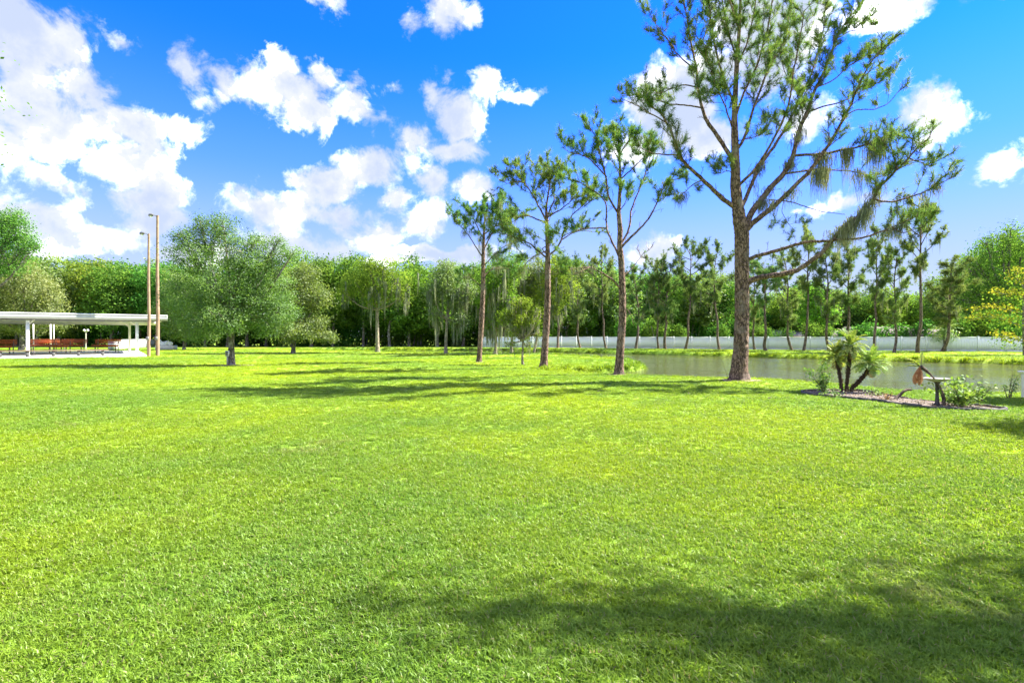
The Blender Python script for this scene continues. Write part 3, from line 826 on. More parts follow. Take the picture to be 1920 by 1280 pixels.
main_trunk = [(1384, 713, 30), (1386, 690, 29), (1389, 660, 27), (1391, 600, 25), (1391, 540, 25), (1391, 480, 25), (1391, 440, 26), (1387, 415, 24), (1383, 385, 21), (1379, 349, 18.5), (1379, 307, 15.5),
  (1378, 265, 13), (1377, 225, 11), (1379, 169, 9), (1382, 112, 8), (1386, 60, 6), (1388, 10, 5), (1392, -50, 3.5), (1396, -110, 2)]
mL1 = (0.25, 1.25); mL2 = (0.2, 0.8)
main_limbs = [
 ([(1376, 388), (1345, 360), (1322, 337), (1296, 315), (1277, 292), (1264, 259), (1253, 232), (1240, 210), (1215, 197)], 11, 3, -1.6, 0.42, dict(step=0.215, moss=(0.5, 0.8, 8, mL2))),
 ([(1277, 292), (1247, 289), (1221, 287), (1195, 275)], 4, 1.5, 0.8, 0.3, dict(y0=-0.9)),
 ([(1253, 232), (1225, 215), (1195, 200), (1165, 185)], 3, 1.2, -0.6, 0.25, dict(y0=-1.2)),
 ([(1322, 337), (1300, 345), (1285, 360), (1268, 372)], 3, 1.2, -0.5, 0.2, dict(y0=-0.6, moss=(0.3, 1.0, 10, mL2))),
 ([(1379, 307), (1360, 279), (1341, 251), (1322, 225), (1315, 202), (1309, 165), (1306, 131), (1300, 108), (1290, 60), (1283, 12), (1280, -30)], 10, 2, 1.6, 0.35, dict(step=0.20)),
 ([(1306, 131), (1281, 112), (1264, 90), (1251, 67), (1232, 60)], 4, 1.5, -0.6, 0.35, dict(y0=1.0)),
 ([(1315, 202), (1296, 199), (1255, 195), (1229, 187), (1190, 178), (1165, 180)], 4, 1.3, 0.7, 0.3, dict(y0=0.8)),
 ([(1309, 165), (1285, 158), (1262, 165), (1240, 175), (1200, 172)], 3.4, 1.2, -1, 0.3, dict(y0=1.0)),
 ([(1264, 90), (1240, 60), (1222, 30), (1212, 15)], 3, 1.2, 0.6, 0.25, dict(y0=0.5)),
 ([(1300, 108), (1318, 78), (1330, 40), (1334, 0), (1336, -30)], 3.5, 1.5, 0.6, 0.3, dict(y0=1.2)),
 ([(1396, 436), (1405, 405), (1439, 360), (1469, 326), (1487, 292), (1495, 247), (1514, 210), (1529, 165), (1547, 127), (1566, 75), (1581, 45), (1607, 15), (1630, -10)], 15, 2, 2.2, 0.42, dict(step=0.20, moss=(0.12, 0.45, 46, mL1))),
 ([(1400, 432), (1412, 418), (1439, 397), (1476, 364), (1510, 330), (1535, 300), (1551, 277), (1570, 244), (1585, 217), (1604, 180), (1611, 157), (1632, 118), (1660, 85)], 13, 2, -1.8, 0.5, dict(step=0.215, moss=(0.1, 0.4, 20, mL2))),
 ([(1487, 292), (1520, 290), (1551, 289), (1607, 278), (1645, 266), (1672, 252), (1720, 262)], 7, 2, -1.4, 0.45, dict(step=0.215, y0=0.9, moss=(0.1, 0.75, 64, (0.6, 2.0)))),
 ([(1469, 326), (1500, 321), (1529, 319), (1589, 319), (1645, 334), (1665, 328)], 5, 2, 1.0, 0.7, dict(y0=0.7, moss=(0.15, 0.95, 44, (0.4, 1.5)))),
 ([(1392, 385), (1405, 360), (1420, 319), (1440, 290), (1465, 255), (1485, 222), (1503, 185), (1520, 150), (1535, 100), (1545, 50), (1548, 5)], 9, 2, 3.0, 0.35, dict(step=0.215, moss=(0.1, 0.4, 18, mL2))),
 ([(1383, 350), (1410, 325), (1428, 300), (1450, 262), (1468, 228), (1482, 190), (1488, 130), (1500, 80), (1508, 20)], 7, 2, -2.5, 0.35, dict(step=0.215)),
 ([(1379, 285), (1395, 260), (1405, 225), (1420, 180), (1431, 150), (1446, 112), (1472, 75), (1480, 20), (1490, -30)], 7, 2, 1.2, 0.25, dict(step=0.19)),
 ([(1378, 225), (1392, 180), (1410, 140), (1425, 100), (1440, 40), (1450, -20), (1455, -60)], 6, 2, -1.5, 0.2, dict(step=0.19)),
 ([(1379, 200), (1362, 160), (1345, 110), (1335, 60), (1328, 0), (1325, -50)], 6, 2, 0.7, 0.2, dict(step=0.19)),
 ([(1378, 250), (1362, 210), (1345, 170), (1332, 130), (1322, 90)], 4.5, 1.5, -1.4, 0.25, dict(step=0.19)),
 ([(1380, 130), (1400, 80), (1412, 20), (1418, -50)], 4.5, 1.5, -1.0, 0.1, dict(step=0.19)),
 ([(1382, 112), (1365, 60), (1355, 0), (1350, -60)], 4.5, 1.5, 1.2, 0.1, dict(step=0.19)),
 ([(1386, 60), (1370, 10), (1362, -60)], 4, 1.5, -1.0, 0.1, dict(step=0.19)),
 ([(1529, 165), (1560, 150), (1590, 120), (1620, 105), (1650, 100), (1670, 88)], 3.5, 1.2, 1.2, 0.3, dict(y0=1.4, step=0.19)),
 ([(1514, 210), (1545, 200), (1585, 190), (1625, 165), (1660, 150), (1680, 132)], 4, 1.2, 1.0, 0.4, dict(y0=1.3, step=0.19)),
 ([(1585, 217), (1610, 205), (1640, 207), (1665, 195), (1690, 165)], 3, 1.2, -0.6, 0.5, dict(y0=-1.2, step=0.3)),
 ([(1566, 75), (1590, 60), (1620, 52), (1640, 45)], 3, 1.2, 0.4, 0.2, dict(y0=1.8, step=0.19)),
 ([(1503, 185), (1485, 160), (1470, 130), (1462, 90)], 3, 1.2, 0.4, 0.2, dict(y0=1.9, step=0.19)),
 ([(1442, 375), (1480, 376), (1514, 386), (1551, 397), (1585, 402)], 3, 1.2, -1.2, 1.0, dict()),
 ([(1470, 376), (1466, 396), (1478, 420), (1490, 432)], 1.6, 0.8, -0.5, 0.5, dict(y0=-0.4)),
 ([(1398, 533), (1406, 526), (1417, 519), (1440, 515), (1472, 511), (1497, 502), (1522, 487), (1545, 472), (1566, 447), (1580, 427), (1594, 415), (1610, 406), (1622, 392), (1634, 380), (1652, 345), (1682, 319), (1705, 296), (1727, 270), (1740, 262)],
    13, 3, -2.4, 0.68, dict(step=0.20, moss=(0.42, 0.78, 84, (0.3, 1.4)))),
 ([(1397, 492), (1404, 485), (1425, 480), (1447, 472), (1477, 464), (1510, 455), (1547, 452), (1566, 449)], 9, 6, -1.15, 1.0, dict()),
 ([(1566, 449), (1610, 448), (1636, 441), (1659, 432), (1687, 420), (1720, 405), (1745, 395)], 5, 1.6, -0.8, 0.5, dict(y0=-1.2, step=0.19, moss=(0.3, 0.9, 14, mL2))),
 ([(1674, 427), (1692, 437), (1718, 429), (1734, 424)], 2.5, 1.0, -0.5, 0.6, dict(y0=-1.8)),
 ([(1637, 371), (1655, 378), (1682, 375), (1727, 360), (1776, 337), (1792, 330)], 4.5, 1.5, -0.8, 0.5, dict(y0=-1.9, step=0.215, moss=(0.2, 0.8, 10, mL2))),
 ([(1705, 296), (1725, 300), (1745, 312), (1752, 300)], 3, 1.2, -0.8, 0.1, dict(y0=-2.0, step=0.20)),
 ([(1682, 319), (1672, 290), (1668, 265), (1672, 245)], 3.5, 1.5, 0.8, 0.1, dict(y0=-2.2, step=0.19)),
 ([(1380, 330), (1365, 318), (1350, 325), (1340, 318)], 2.5, 1, -0.8, 0.1, dict(step=0.19)),
 ([(1380, 265), (1400, 262), (1425, 255), (1440, 240)], 2.5, 1, -1.6, 0.1, dict(step=0.22)),
 ([(1376, 180), (1355, 175), (1330, 180)], 2.5, 1, -1.2, 0.1, dict(step=0.22)),
]
traced_pine('tallest pine, thick trunk and long mossy limbs, at the near edge of the pond', 21.6, (1385, 713), main_trunk, main_limbs, 11,
            needles=17, nl=0.21, nw=0.0125, tw=dict(L=(0.5, 1.3), up=0.5), seg=26, flare=0.42)

second_trunk = [(1160, 703, 15.5), (1162, 670, 15), (1164, 640, 14.5), (1167, 600, 14), (1167, 560, 13), (1166, 520, 12), (1165, 490, 11.5), (1162, 460, 10), (1163, 432, 10), (1160, 399, 8), (1162, 366, 6.5), (1163, 333, 5), (1162, 302, 4), (1160, 268, 3), (1156, 238, 2)]
second_limbs = [
 ([(1163, 468), (1169, 458), (1191, 436), (1215, 412), (1230, 383), (1239, 361), (1252, 340), (1275, 335)], 6, 1.5, -1.2, 0.6, dict(moss=(0.7, 1.0, 10, mL2))),
 ([(1166, 455), (1171, 449), (1180, 427), (1184, 394), (1195, 364), (1206, 342), (1213, 316), (1221, 290), (1230, 275)], 5, 1.5, 1.2, 0.55, dict()),
 ([(1166, 545), (1158, 532), (1145, 522), (1125, 512), (1107, 502), (1090, 502), (1068, 507), (1050, 510)], 5, 1.5, -1.2, 0.75, dict(bare=0.5, moss=(0.4, 0.9, 8, mL2))),
 ([(1107, 502), (1095, 505), (1085, 512), (1070, 516)], 2.5, 1, -0.6, 0.5, dict(y0=-0.7, bare=0.5)),
 ([(1164, 488), (1150, 460), (1140, 437), (1136, 420), (1137, 399), (1134, 377), (1123, 366), (1100, 352), (1080, 340), (1062, 332)], 5.5, 1.6, 1.2, 0.55, dict(step=0.20)),
 ([(1136, 429), (1115, 428), (1097, 429), (1070, 436), (1055, 443)], 4, 1.4, -0.8, 0.5, dict(y0=0.5)),
 ([(1160, 402), (1152, 385), (1141, 366), (1138, 333), (1132, 311), (1125, 285), (1121, 268), (1112, 246), (1102, 236)], 5, 1.5, -1.2, 0.45, dict(step=0.20)),
 ([(1138, 333), (1119, 311), (1103, 294), (1085, 289), (1066, 285), (1054, 275)], 3.5, 1.2, -0.5, 0.35, dict(y0=-0.7, step=0.20)),
 ([(1163, 336), (1176, 324), (1191, 311), (1206, 294), (1220, 280), (1228, 265)], 3.5, 1.2, 0.8, 0.35, dict(step=0.20)),
 ([(1162, 302), (1150, 280), (1143, 262), (1140, 248)], 3, 1.2, 0.8, 0.1, dict(step=0.18)),
 ([(1162, 290), (1175, 268), (1185, 255)], 3, 1.2, -0.8, 0.1, dict(step=0.18)),
 ([(1167, 575), (1178, 580), (1186, 592), (1188, 610)], 2.5, 1, -0.3, 1.0, dict()),
 ([(1166, 520), (1182, 508), (1196, 490), (1210, 470)], 3, 1.0, 0.6, 0.7, dict(bare=0.3)),
 ([(1160, 399), (1172, 385), (1178, 365), (1175, 350)], 2.5, 1.0, -0.6, 0.2, dict()),
]
traced_pine('second tallest pine, slender and leaning slightly, between the inlet and the thick pine', 24.6, (1160, 703), second_trunk, second_limbs, 12, needles=19, nl=0.23, nw=0.015,
            tw=dict(L=(0.6, 1.55), up=0.45), seg=20, flare=0.4)
third_trunk = [(1019, 691, 14), (1021, 660, 13), (1024, 620, 12.5), (1026, 580, 12), (1027, 540, 11.5), (1027, 500, 10.5), (1027, 470, 8), (1026, 440, 8), (1025, 412, 7), (1024, 390, 4), (1030, 350, 3), (1034, 318, 2)]
third_limbs = [
 ([(1024, 412), (1016, 395), (1009, 386), (1003, 372), (994, 357), (981, 342), (970, 328), (962, 315)], 4.5, 1.5, -1.0, 0.35, dict(step=0.20)),
 ([(1024, 410), (1031, 394), (1040, 377), (1040, 348), (1042, 325), (1050, 308)], 4, 1.5, 0.8, 0.3, dict(step=0.20)),
 ([(1026, 408), (1040, 399), (1057, 390), (1070, 378), (1085, 360)], 4, 1.4, -0.7, 0.3, dict(step=0.20)),
 ([(1003, 360), (1009, 348), (1022, 337), (1026, 318)], 3, 1.2, 0.5, 0.2, dict(y0=-0.4, step=0.18)),
 ([(1024, 415), (1011, 414), (996, 407), (981, 403), (968, 412), (955, 420)], 4, 1.3, 0.9, 0.45, dict(step=0.20)),
 ([(1026, 484), (1010, 470), (995, 455), (972, 447), (952, 440), (935, 436)], 4.5, 1.5, -1.2, 0.5, dict(step=0.20, moss=(0.5, 1, 10, mL2))),
 ([(1027, 480), (1042, 468), (1052, 450), (1060, 425), (1066, 412), (1075, 399), (1097, 381), (1108, 368), (1112, 350)], 4.5, 1.5, 1.0, 0.55, dict(step=0.20)),
 ([(1052, 450), (1070, 438), (1090, 432), (1110, 434)], 3, 1.2, 0.5, 0.3, dict(y0=0.5)),
 ([(1027, 478), (1015, 465), (1035, 458), (1020, 450)], 2.5, 1.2, -1.2, 0.1, dict(step=0.2)),
 ([(981, 342), (965, 340), (950, 345), (942, 338)], 2.5, 1.0, 0.4, 0.1, dict(y0=-0.9, step=0.18)),
 ([(1026, 470), (1000, 480), (985, 495), (978, 510)], 3, 1.2, 0.9, 0.3, dict(moss=(0.3, 1, 14, mL2))),
]
traced_pine('pine with an open umbrella of forked limbs, left of the inlet', 29.7, (1019, 691), third_trunk, third_limbs, 13, needles=20, nl=0.25, nw=0.018,
            tw=dict(L=(0.8, 2.3), up=0.35), seg=16, flare=0.4)
fourth_trunk = [(898, 679, 9.5), (900, 650, 9), (903, 600, 10), (905, 560, 9), (906, 520, 8), (906, 480, 7), (907, 450, 5), (908, 420, 4), (912, 395, 2.5), (915, 380, 2)]
fourth_limbs = [
 ([(906, 485), (893, 465), (880, 445), (868, 430), (858, 418), (850, 405)], 3, 1.2, -0.8, 0.45, dict(step=0.22, moss=(0.6, 1, 6, mL2))),
 ([(906, 470), (918, 445), (930, 420), (940, 395), (945, 380)], 3.5, 1.2, 0.8, 0.3, dict(step=0.20)),
 ([(907, 450), (895, 425), (885, 400), (878, 388)], 3, 1.2, 0.8, 0.3, dict(step=0.20)),
 ([(906, 500), (925, 478), (945, 462), (965, 452)], 3, 1.2, -1.0, 0.3, dict(step=0.28, moss=(0.4, 1, 14, mL2))),
 ([(906, 520), (920, 505), (940, 500), (958, 505)], 3, 1.2, 0.9, 0.3, dict(step=0.28, moss=(0.3, 1, 14, mL2))),
 ([(905, 540), (890, 525), (875, 518), (862, 522)], 2.5, 1.2, 0.9, 0.5, dict(step=0.34)),
 ([(907, 440), (925, 425), (950, 415), (968, 400)], 3, 1.2, 0.5, 0.2, dict(step=0.20)),
]
traced_pine('bushy-topped pine standing in front of the moss-hung trees', 37.0, (898, 679), fourth_trunk, fourth_limbs, 14, needles=20, nl=0.28, nw=0.022,
            tw=dict(L=(1.0, 2.7), up=0.3), seg=14, flare=0.35, mossy=(110, 9, (0.4, 1.8)))

# ------------------------------------------------------------------ broadleaf trees
def lobed_crown(gl, gb, lobes, rs, n_cl, k, leaf, sd_=0.28, trunk_top=None, br=0.05, up=0.4, shell=0.5, twigs=True):
    vols = np.array([l[3] * l[4] * l[5] for l in lobes]) ** (0.75)
    cnt = np.maximum(4, (n_cl * vols / vols.sum()).astype(int))
    ends = []
    for l, c in zip(lobes, cnt):
        d = rand_dirs(rs, c)
        r = (shell + (1 - shell) * rs.rand(c, 1)) ** 0.7
        r = r * (0.82 + 0.32 * (np.sin(d[:, 0:1] * 5 + l[0]) * np.sin(d[:, 2:3] * 4 + l[1])) + 0.12 * rs.rand(c, 1) + 0.22 * (rs.rand(c, 1) > 0.9))
        cc = np.array(l[:3]) + d * r * np.array(l[3:6])
        pts = np.repeat(cc, k, 0) + rs.normal(size=(c * k, 3)) * sd_ * np.array([1, 1, 0.7])
        base = np.repeat(rs.rand(c), k) * 0.75 + rs.rand(c * k) * 0.25
        leaf_quads(gl, pts, leaf, rs, base, 0.9, nb=np.repeat(d, k, 0))
        if trunk_top is not None and gb is not None:
            e = np.array(l[:3]); s = np.array(trunk_top)
            m = (s + e) / 2 + rs.normal(size=3) * 0.2 - np.array([0, 0, 0.1 * np.linalg.norm(e - s)])
            ln = smooth_line([s, m, e], 8)
            tube(gb, ln, np.linspace(br, br * 0.35, 8), 6, rough=0.15, rs=rs)
            if twigs:
                for q in cc[rs.choice(c, min(c, 10), replace=False)]:
                    st = ln[rs.randint(4, 8)]
                    tube(gb, smooth_line([st, (st + q) / 2 + rs.normal(size=3) * 0.15, q], 5), np.linspace(br * 0.3, 0.012, 5), 4, cap=False)
    return

def px_lobes(lst, Y0):
    out = []
    s = Y0 / F
    for l in lst:
        cx, cy, r = l[:3]; dy = l[3] if len(l) > 3 else 0.0
        fy = l[4] if len(l) > 4 else 1.0
        p = P(cx, cy, Y0 + dy)
        out.append((p[0], p[1], p[2], r * s, r * s * 0.95, r * s * fy))
    return out

def px_tree(name, label, cat, basepx, Y0, w, lst, leafm, barkm, seed, n_cl, k, leaf, sd_=0.28, top=None, mossn=0, mossL=(0.3, 1.2), mw=0.03, group=None, lean=0, br=0.06, mossk=14, shell=0.5, stems=None):
    rs = R(seed)
    bx = (basepx - 960) / F * Y0
    bz = ground_z(bx, Y0)
    lobes = px_lobes(lst, Y0)
    cen = np.mean([l[:3] for l in lobes], 0)
    topz = top if top is not None else (bz + (cen[2] - bz) * 0.62)
    tt = np.array([bx + (cen[0] - bx) * 0.3 + lean, Y0, topz])
    gt, gb, gl, gm = Geo(), Geo(), Geo(), Geo()
    rr = w / 2 / F * Y0
    pts = [(bx, Y0, bz - 0.05), (bx + rs.normal() * 0.04, Y0, bz + 0.5 * (topz - bz) * 0.4), (bx + (tt[0] - bx) * 0.5 + rs.normal() * 0.06, Y0, bz + (topz - bz) * 0.6), tuple(tt)]
    sm = smooth_line(pts, 26)
    trunk_tube(gt, sm, np.linspace(rr * 1.1, rr * 0.75, 26), 14, rs, flare=0.35, rough=0.12)
    lobed_crown(gl, gb, lobes, rs, n_cl, k, leaf, sd_, tt - np.array([0, 0, 0.15]), max(rr * 0.5, br), shell=shell)
    root = thing(name, (bx, Y0, bz), label, cat, group)
    b0 = (bx, Y0, bz)
    if mossn:
        allv = np.concatenate(gl.v)[::4]
        cand = allv[rs.choice(len(allv), mossn * 6, replace=False)]
        cand = cand[np.argsort(cand[:, 2] * 0.7 + cand[:, 1] * 0.8 - 0.25 * cand[:, 0] + rs.normal(size=len(cand)) * 0.5)][:mossn * 2]
        cand = cand[rs.choice(len(cand), mossn, replace=False)]
        moss(gm, cand, rs, mossk, mossL, mw, 0.07)
        local(gm, b0)
    for G_ in (gt, gb, gl): local(G_, b0)
    obj('trunk', gt, M[barkm], root, smooth=True)
    obj('branches', gb, M[barkm], root, smooth=True)
    obj('crown', gl, M[leafm], root)
    if mossn: obj('hanging_moss', gm, M['moss'], root)
    return root

oak = px_tree('oak_tree', 'large green oak on the left lawn with a pale meter box at its trunk', 'tree', 434, 33.0, 11,
  [(395, 440, 42, 0.6), (420, 425, 28, 0), (455, 472, 42, -0.6), (362, 480, 42, -0.5), (345, 445, 16, 0), (375, 415, 14, 0.3), (520, 455, 13, 0.2), (478, 452, 18, 0.2), (430, 530, 82, 0, 0.85), (352, 555, 46, 0.7), (495, 540, 54, 0.3), (380, 600, 45, -0.8), (488, 595, 48, 0.2, 0.8), (515, 478, 36, 0.6), (332, 440, 14, 0.5), (548, 478, 16, 0), (420, 600, 40, -1.4, 0.7), (525, 585, 38, 0, 0.8)],
  'oak_leaves', 'oak_bark', 21, 2700, 26, 0.108, 0.21, top=3.1, br=0.07, shell=0.55)
px_tree('oak_tree', 'lighter green oak with low drooping branches just right of the big lawn oak', 'tree', 550, 56.0, 7,
  [(562, 552, 42), (535, 592, 40), (588, 607, 30, 0, 0.6), (612, 628, 16, -0.5, 0.5), (525, 530, 32), (575, 515, 26), (555, 620, 40, -1.5, 0.55), (598, 560, 26), (600, 632, 20, 0, 0.4), (625, 636, 9, 0, 0.4)],
  'oak_leaves', 'oak_bark', 22, 2400, 13, 0.19, 0.32, top=2.6)
px_tree('oak_tree', 'small grey-green oak behind the two wooden light poles', 'tree', 345, 70.0, 5,
  [(345, 560, 42), (325, 600, 36), (375, 605, 36), (330, 530, 32), (370, 545, 36), (350, 620, 34, 0, 0.6), (400, 590, 30), (300, 590, 24), (395, 625, 22, 0, 0.5)],
  'oak_leaves', 'oak_bark', 23, 1800, 11, 0.24, 0.36, top=2.8)
px_tree('oak_tree', 'broad olive-green oak whose crown rises over the pavilion roof', 'tree', 40, 68.0, 8,
  [(20, 535, 50), (70, 545, 44), (98, 585, 27), (-40, 550, 60), (60, 600, 40, 0, 0.7), (5, 600, 50, 0, 0.7), (118, 610, 14, 0, 0.8), (90, 555, 26), (40, 505, 26)],
  'olive_leaves', 'oak_bark', 24, 3000, 11, 0.22, 0.36, top=3)
px_tree('oak_tree', 'dark green tree crown cut by the left edge, above the olive oak', 'tree', -70, 60.0, 12,
  [(-20, 430, 50), (25, 430, 34), (50, 455, 24), (10, 480, 45), (-60, 480, 60), (30, 410, 20), (62, 462, 12), (-90, 420, 60)],
  'wood_leaves', 'oak_bark', 25, 3200, 13, 0.20, 0.32, top=6)

mossy = [
 (708, 60, 7, [(700, 518, 34), (668, 530, 27), (742, 530, 28), (702, 555, 28, 0, 0.8), (648, 552, 18), (755, 555, 18), (690, 495, 20), (725, 500, 22)], 'bright_leaves', 'moss-draped tree with a bowed pale trunk standing alone right of the oaks', 60, 1100),
 (836, 55, 6, [(835, 530, 30), (815, 548, 20), (852, 560, 24), (862, 600, 17), (878, 545, 20), (838, 505, 20), (818, 590, 12)], 'olive_leaves', 'moss-hung tree with a straight pale trunk left of the bushy pine', 80, 1000),
 (929, 52, 6, [(930, 525, 38), (908, 560, 20), (948, 562, 24), (962, 500, 28), (935, 590, 22), (920, 610, 14)], 'bright_leaves', 'heavily moss-hung tree just right of the bushy pine trunk', 110, 1200),
 (959, 57, 5, [(972, 530, 34), (1000, 512, 28), (955, 575, 20), (985, 565, 24)], 'olive_leaves', 'mossy tree behind the small yellow-green sapling, half hidden by its neighbour', 80, 900),
 (1001, 56.5, 5, [(1012, 540, 34), (1045, 505, 30), (1008, 590, 20), (1060, 540, 25), (1040, 575, 20)], 'bright_leaves', 'mossy tree left of the umbrella-shaped pine trunk', 70, 900),
]
for i, (bp, Y0, w_, lst, lm, lab, mn, ncl) in enumerate(mossy):
    px_tree('mossy_tree', lab, 'tree', bp, Y0, w_, lst, lm, 'pale_bark', 40 + i, int(ncl * 1.2), 10, 0.19, 0.34, mossn=mn, mossL=(0.8, 3.4), mw=0.075, group='moss-hung trees on the spit', mossk=10)
px_tree('sapling', 'small yellow-green sapling with a thin mossy stem, left of the umbrella-shaped pine', 'tree', 981, 33.5, 4,
  [(972, 598, 19), (1000, 602, 13), (950, 590, 12), (984, 572, 12), (962, 622, 9), (1006, 582, 8), (942, 604, 6), (1010, 626, 6), (985, 632, 7), (968, 570, 7), (957, 642, 6), (990, 648, 5), (975, 560, 5)], 'bright_leaves', 'pale_bark', 50, 420, 12, 0.12, 0.16, mossn=40, mossL=(0.3, 1.5), mw=0.03, mossk=8)

# ------------------------------------------------------------------ generic trees to copy
def generic_broad(seed, H, W, leafm, n_cl=900, k=9, leaf=0.42, name='broadleaf_tree', mossn=0, low=0.25):
    rs = R(seed)
    gt, gb, gl, gm = Geo(), Geo(), Geo(), Geo()
    top = np.array([rs.normal() * 0.3, 0, H * 0.42])
    sm = smooth_line([(0, 0, -0.1), (rs.normal() * .1, 0, H * .2), tuple(top)], 12)
    trunk_tube(gt, sm, np.linspace(0.26, 0.17, 12) * H / 13, 8, rs, flare=0.4)
    lobes = []
    nl = 10
    for i in range(nl):
        a = i * 2.4 + rs.rand(); z = low + (0.93 - low) * (i + 0.5) / nl
        rad = W * 0.5 * math.sin(min(1, 0.35 + (1 - z)) * 1.5) * (0.45 + 0.3 * rs.rand())
        s = W * (0.20 + 0.10 * rs.rand()) * (1.15 - 0.35 * z)
        lobes.append((rad * math.cos(a), rad * math.sin(a), H * z, s, s, s * 0.85))
    lobes.append((0, 0, H * 0.6, W * 0.3, W * 0.3, H * 0.28))
    lobed_crown(gl, gb, lobes, rs, n_cl, k, leaf, 0.42, top, 0.10, shell=0.6, twigs=False)
    root = thing(name, (0, 0, 0), 'tree', 'tree')
    obj('trunk', gt, M['oak_bark'], root, smooth=True)
    obj('branches', gb, M['oak_bark'], root, smooth=True)
    obj('crown', gl, M[leafm], root)
    if mossn:
        allv = np.concatenate(gl.v)[::4]
        cand = allv[rs.choice(len(allv), mossn, replace=False)]
        moss(gm, cand, rs, 6, (0.8, 2.6), 0.08, 0.12)
        obj('hanging_moss', gm, M['moss'], root)
    return root

def generic_pine(seed, H, crown0, spread, nt=1.0):  # one of several far-bank pines
    rs = R(seed)
    gt, gb, gn, gm = Geo(), Geo(), Geo(), Geo()
    lx = np.cumsum(rs.normal(size=(14, 2)), 0) * 0.12; lx -= lx[0]
    z = np.linspace(-0.05, H, 14)
    line = np.stack([lx[:, 0], lx[:, 1], z], 1)
    line = smooth_line(line, 26)
    trunk_tube(gt, line, np.linspace(0.19, 0.04, 26) * H / 13, 8, rs, flare=0.3)
    T = []
    nlimb = int(14 * (1 - crown0) / 0.5)
    for i in range(nlimb):
        t = crown0 + (0.98 - crown0) * (i + rs.rand() * 0.7) / nlimb
        a = i * 2.4 + rs.rand() * 0.8
        p0 = np.array([np.interp(t * H, line[:, 2], line[:, 0]), np.interp(t * H, line[:, 2], line[:, 1]), t * H])
        prof = math.sin(math.pi * min(1, 0.15 + 0.85 * (1 - (t - crown0) / (1 - crown0)))) * 0.6 + 0.45
        ln = spread * 1.4 * prof * (0.35 + 0.9 * rs.rand())
        d = np.array([math.cos(a), math.sin(a), 0.2 + 0.8 * rs.rand()])
        q = [p0]
        for s in range(6):
            d = unit(d + np.array([0, 0, 0.08]) + rs.normal(size=3) * 0.12); q.append(q[-1] + d * ln / 6)
        q = np.array(q)
        tube(gb, q, np.linspace(0.055, 0.02, 7), 5, cap=False)
        for s in range(int(13 * nt)):
            b0 = q[rs.randint(3, 7)]
            e = b0 + (unit(rs.normal(size=3) + d * 0.5 + np.array([0, 0, 0.5]))) * (0.3 + 0.6 * rs.rand())
            tube(gb, [b0, (b0 + e) / 2, e], [0.02, 0.015, 0.01], 3, cap=False)
            for c in range(3):
                T.append(np.concatenate([b0 + (e - b0) * (1 - 0.35 * c) + rs.normal(size=3) * 0.1, unit(e - b0)]))
    T = np.array(T)
    tufts(gn, T[:, :3], T[:, 3:] + np.array([0, 0, 0.3]), rs, 22, 0.40, 0.042, spread=1.0)
    idx = rs.choice(len(T), 40, replace=False)
    moss(gm, T[idx, :3], rs, 6, (0.5, 2.2), 0.06, 0.08)
    root = thing('thin_pine', (0, 0, 0), 'pine', 'pine tree')
    obj('trunk', gt, M['pine_bark_far'], root, smooth=True)
    obj('branches', gb, M['pine_bark_far'], root, smooth=True)
    obj('needles', gn, M['pine_far'], root)
    obj('hanging_moss', gm, M['moss'], root)
    return root

FA = np.array([-5.5, 90.0]); FB = np.array([103.0, 38.7])
def fence_y(x): return FA[1] + (x - FA[0]) * (FB[1] - FA[1]) / (FB[0] - FA[0])

protos_b = [generic_broad(60 + i, 13, 9.5, ['wood_leaves', 'wood_leaves', 'bright_leaves', 'oak_leaves', 'wood_leaves', 'bright_leaves'][i]) for i in range(6)]
used_b = [False] * 6
def place(proto, used, i, x, y, s, sz, rz, label, group):
    if not used[i]:
        o = proto[i]; used[i] = True
    else:
        o = copy_tree(proto[i])
    o.location = (x, y, ground_z(x, y) if abs(x) < 60 and y < 86 else 0)
    o.scale = (s, s, sz); o.rotation_euler = (0, 0, rz)
    o['label'] = label; o['category'] = 'tree' if 'pine' not in o.name else 'pine tree'
    if group: o['group'] = group
    elif 'group' in o: del o['group']
    return o

rsb = R(99)
wood = []; under = []
def sky_y(px):
    xs_ = [-100, 0, 60, 130, 190, 230, 300, 400, 560, 620, 680, 740, 790, 860, 920, 1000, 1100, 1200, 1300, 1380, 1410, 1440, 1500, 1560, 1640, 1720, 1800, 1840, 1900, 2050]
    yv = [470, 478, 478, 482, 482, 490, 490, 495, 474, 476, 482, 494, 488, 494, 500, 498, 492, 500, 510, 520, 552, 545, 525, 538, 540, 545, 490, 455, 430, 420]
    return np.interp(px, xs_, yv)
